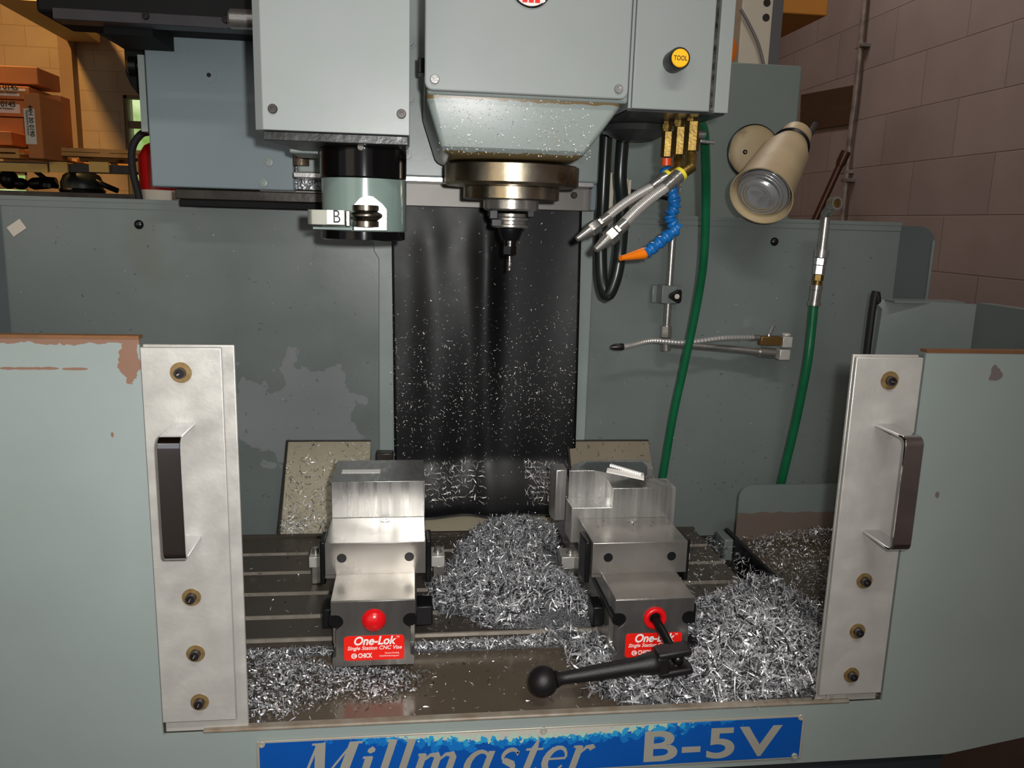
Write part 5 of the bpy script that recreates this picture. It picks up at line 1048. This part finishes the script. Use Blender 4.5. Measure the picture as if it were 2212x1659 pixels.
# ================================================================== swarf
def pile(name, label, spots, base, rect, n, lrange, wrange, mat=CHIP, bmat=None, mask=None, thr=.004, under=True, jit=.006, fade=None):
    def hill(sp_, x, y): return sum(h * math.exp(-(((x - cx) / sx) ** 2 + ((y - cy) / sy) ** 2)) for cx, cy, sx, sy, h in sp_) * (fade(x, y) if fade else 1)
    x0, x1, y0, y1 = rect; P_ = []; N_ = []
    bfun = base if callable(base) else (lambda x, y: base)
    while len(P_) < n:
        x = x0 + (x1 - x0) * nr.random(); y = y0 + (y1 - y0) * nr.random(); h = hill(spots, x, y)
        if h < thr * (.3 + 1.4 * nr.random()): continue
        if mask and not mask(x, y): continue
        e = .004; nx_ = -(hill(spots, x + e, y) - h) / e; ny_ = -(hill(spots, x, y + e) - h) / e
        P_.append((x, y, bfun(x, y) + h + nr.random() * jit)); N_.append((nx_, ny_, 1))
    mg = None
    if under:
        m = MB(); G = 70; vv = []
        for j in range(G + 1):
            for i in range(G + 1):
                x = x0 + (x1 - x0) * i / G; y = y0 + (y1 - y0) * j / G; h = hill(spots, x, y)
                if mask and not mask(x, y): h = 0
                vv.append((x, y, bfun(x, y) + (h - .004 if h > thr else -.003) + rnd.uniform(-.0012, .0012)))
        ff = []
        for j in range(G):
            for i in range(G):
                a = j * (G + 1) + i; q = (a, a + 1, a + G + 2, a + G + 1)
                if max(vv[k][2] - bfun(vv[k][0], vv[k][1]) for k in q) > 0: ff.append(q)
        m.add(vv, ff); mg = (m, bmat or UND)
    N = len(P_); o = chips(name, P_, N_, lens_(N, *lrange), lens_(N, *wrange), mat, label, tilt=.75, curve=.5, merge=mg); return o
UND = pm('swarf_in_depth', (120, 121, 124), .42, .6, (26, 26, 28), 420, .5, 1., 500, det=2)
vx1 = g1[1] + .004; vx2 = g2[0]
def m1(x, y):
    if y > 1.64 or y < 1.2: return False
    if y < 1.213: return x > .012 and x < fr.x
    return x > .012 and x < fr.x - .004 and not (1.385 < y < 1.46 and x > .25)
def sst(t): t = min(1, max(0, t)); return t * t * (3 - 2 * t)
def f1(x, y): return sst((y - 1.192 + .03 * sst((x - .12) / .08)) / .10 + .12 * math.sin(x * 60)) * sst((x + .02 - max(0, y - 1.33) * .40) / .085 + .1 * math.sin(y * 70))
def b1(x, y): return T if y > 1.213 else .925
CS = [(.22, 1.60, .10, .07, .034), (.19, 1.50, .10, .09, .03), (.17, 1.38, .10, .08, .034), (.21, 1.29, .09, .06, .03), (.10, 1.33, .06, .05, .016), (.25, 1.24, .08, .05, .034), (.24, 1.42, .05, .12, .02), (.28, 1.20, .05, .03, .03), (.17, 1.22, .07, .03, .014)]
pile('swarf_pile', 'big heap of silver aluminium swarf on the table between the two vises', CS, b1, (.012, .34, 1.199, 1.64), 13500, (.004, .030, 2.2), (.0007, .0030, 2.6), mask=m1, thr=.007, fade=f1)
# gutter strip between table and sill plate
pile('gutter_swarf', 'strip of silver swarf lying in the gutter in front of the table', [(-.2, 1.205, .5, .008, .006), (.3, 1.205, .5, .008, .006), (.16, 1.206, .14, .010, .005)], .9235, (-.34, .4, 1.197, 1.2125), 3600, (.003, .015, 2.), (.0006, .002, 2.), thr=.002, jit=.004, mask=lambda x, y: not (-.113 < x < .009 or .31 < x < .43))
# right heap over the sill
RS = [(.54, 1.17, .10, .07, .062), (.50, 1.09, .10, .06, .034), (.60, 1.09, .08, .07, .045), (.60, 1.22, .07, .05, .045), (.40, 1.06, .07, .035, .020), (.44, 1.13, .05, .05, .016), (.33, 1.12, .05, .05, .016), (.31, 1.17, .05, .05, .02), (.37, 1.06, .08, .025, .022)]
def m2(x, y):
    if y < 1.012: return False
    if .305 < x < .44 and y > g2[2] - .095: return False
    if y > 1.205 and x < .44: return False
    return True
def b2(x, y): return ZS if y < 1.2 else ZS + min(.025, (y - 1.2) * 1.5)
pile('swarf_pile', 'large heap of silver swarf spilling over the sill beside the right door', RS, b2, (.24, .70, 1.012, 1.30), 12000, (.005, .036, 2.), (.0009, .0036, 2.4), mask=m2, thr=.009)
# front left scatter on the sill
LSP = [(-.10, 1.125, .10, .025, .010), (-.17, 1.09, .07, .03, .009), (-.21, 1.05, .05, .03, .006), (-.20, 1.15, .06, .04, .010), (-.04, 1.09, .05, .02, .006)]
pile('swarf_scatter', 'loose small chips spread on the sill plate in front of the left vise', LSP, ZS, (-.26, .05, 1.015, 1.195), 3600, (.003, .013, 2.5), (.0008, .003, 1.5), thr=.0035, jit=.004, under=False)
# right tray
def m3(x, y): return x > .705
TS = [(.93, 1.60, .12, .08, .030), (.93, 1.45, .10, .12, .022), (.86, 1.36, .08, .10, .016), (.78, 1.26, .07, .06, .020), (.88, 1.5, .2, .2, .006), (.78, 1.55, .1, .1, .004)]
pile('tray_swarf', 'fine silver chips covering the right hand tray behind the right door', TS, .912, (.705, .985, 1.205, 1.655), 4200, (.003, .014, 2.5), (.0008, .0026, 1.5), mask=m3, thr=.006, jit=.006, under=False)
def scatter(name, n, fn, L, W, mat, label, tilt=.2):
    P_ = []; N_ = []
    for _ in range(n): p, nn = fn(); P_.append(p); N_.append(nn)
    return chips(name, P_, N_, lens_(n, *L), lens_(n, *W), mat, label, tilt=tilt, curve=.4)
def on_way(x0, x1, zt2, dens=1.):
    def f():
        s = nr.random() ** .8; y = 1.643 + .142 * (1 - s); z = T + (zt2 - T) * (1 - s); return (x0 + (x1 - x0) * nr.random(), y - .0015, z + .0015), (0, -.75, .66)
    return f
scatter('cover_swarf', 760, on_way(WL[0] + .004, WL[1], WL[2]), (.004, .016, 1.5), (.0008, .0017), chipmat('mixed_swarf', (220, 220, 216), (24, 24, 26), .4, .4), 'thin chips scattered down the left beige sloped cover')
def corner():
    x = WL[0] + .03 + nr.normal() * .02; s = min(.99, abs(nr.normal()) * .16); y = 1.643 + .142 * s; return (max(x, WL[0] + .004), y - .003, T + (WL[2] - T) * s + .004), (0, -.7, .7)
scatter('corner_swarf', 150, corner, (.006, .018, 1.2), (.0007, .0014), CHIP, 'small tuft of chips at the foot of the left beige cover', tilt=.6)
scatter('cover_swarf', 170, on_way(WR[0] + .004, WR[1], WR[2]), (.004, .014, 1.5), (.0006, .0012), CHIPD, 'dark thin chips stuck on the brownish cover behind the right vise')
def on_panel():
    x = xl + (xr - xl) * nr.random(); z = .98 + .62 * nr.random() ** 1.6; return (x, YB - .0015, z), (0, -1, 0)
scatter('panel_swarf', 620, on_panel, (.002, .009, 2.), (.0005, .0012), CHIPD, 'sparse dark slivers stuck to the grey green back panel', .05)
def on_panel2():
    x = xl + (xr - xl) * nr.random(); z = .98 + .62 * nr.random() ** 1.2; return (x, YB - .0015, z), (0, -1, 0)
scatter('panel_speck', 300, on_panel2, (.001, .004, 2.), (.0005, .0012), CHIPB, 'sparse bright specks stuck to the grey green back panel', .05)
def on_sill(): return (-.2 + .75 * nr.random(), 1.01 + .18 * nr.random(), ZS + .001), (0, 0, 1)
scatter('sill_swarf', 420, on_sill, (.002, .014, 3.), (.0006, .0022), CHIP, 'single chips strewn over the wet steel sill plate', .1)
def on_table():
    while True:
        x = -.3 + .92 * nr.random(); y = 1.215 + .42 * nr.random()
        if x < -.14 and nr.random() < .93: continue
        if -.14 < x < .03: continue
        if .29 < x < .46: continue
        return (x, y, T + .0012), (0, 0, 1)
scatter('table_swarf', 1900, on_table, (.003, .014, 2.5), (.0007, .0022), chipmat('table_chip', (214, 214, 214), (20, 20, 22), .6, .38), 'chips strewn over the slotted table around the vises', .35)
def rib_sc(): return (.625 + .06 * nr.random(), 1.23 + .38 * nr.random(), .925 + .02 * nr.random()), (-.3, 0, 1)
scatter('channel_swarf', 420, rib_sc, (.004, .016, 2.), (.0007, .0022), CHIP, 'chips in the dark channel between the table end and the black rib', .5)
def on_head():
    x = .04 + .24 * nr.random(); z = 1.70 + .085 * nr.random(); return (x, YC + .018 + (1.785 - z) * .2 - .0012, z), (0, -1, -.2)
scatter('head_specks', 620, on_head, (.001, .004, 2.), (.0007, .0015), CHIPB, 'bright specks splashed on the nose casting of the spindle head', .05)
def on_vise2(): return (g2[0] + .01 + .14 * nr.random(), g2[2] + .01 + .09 * nr.random(), g2[5] + .0012), (0, 0, 1)
scatter('vise_swarf', 14, on_vise2, (.002, .008, 2.), (.0006, .0015), CHIPD, 'a few dark slivers on the jaw top of the right vise', .05)
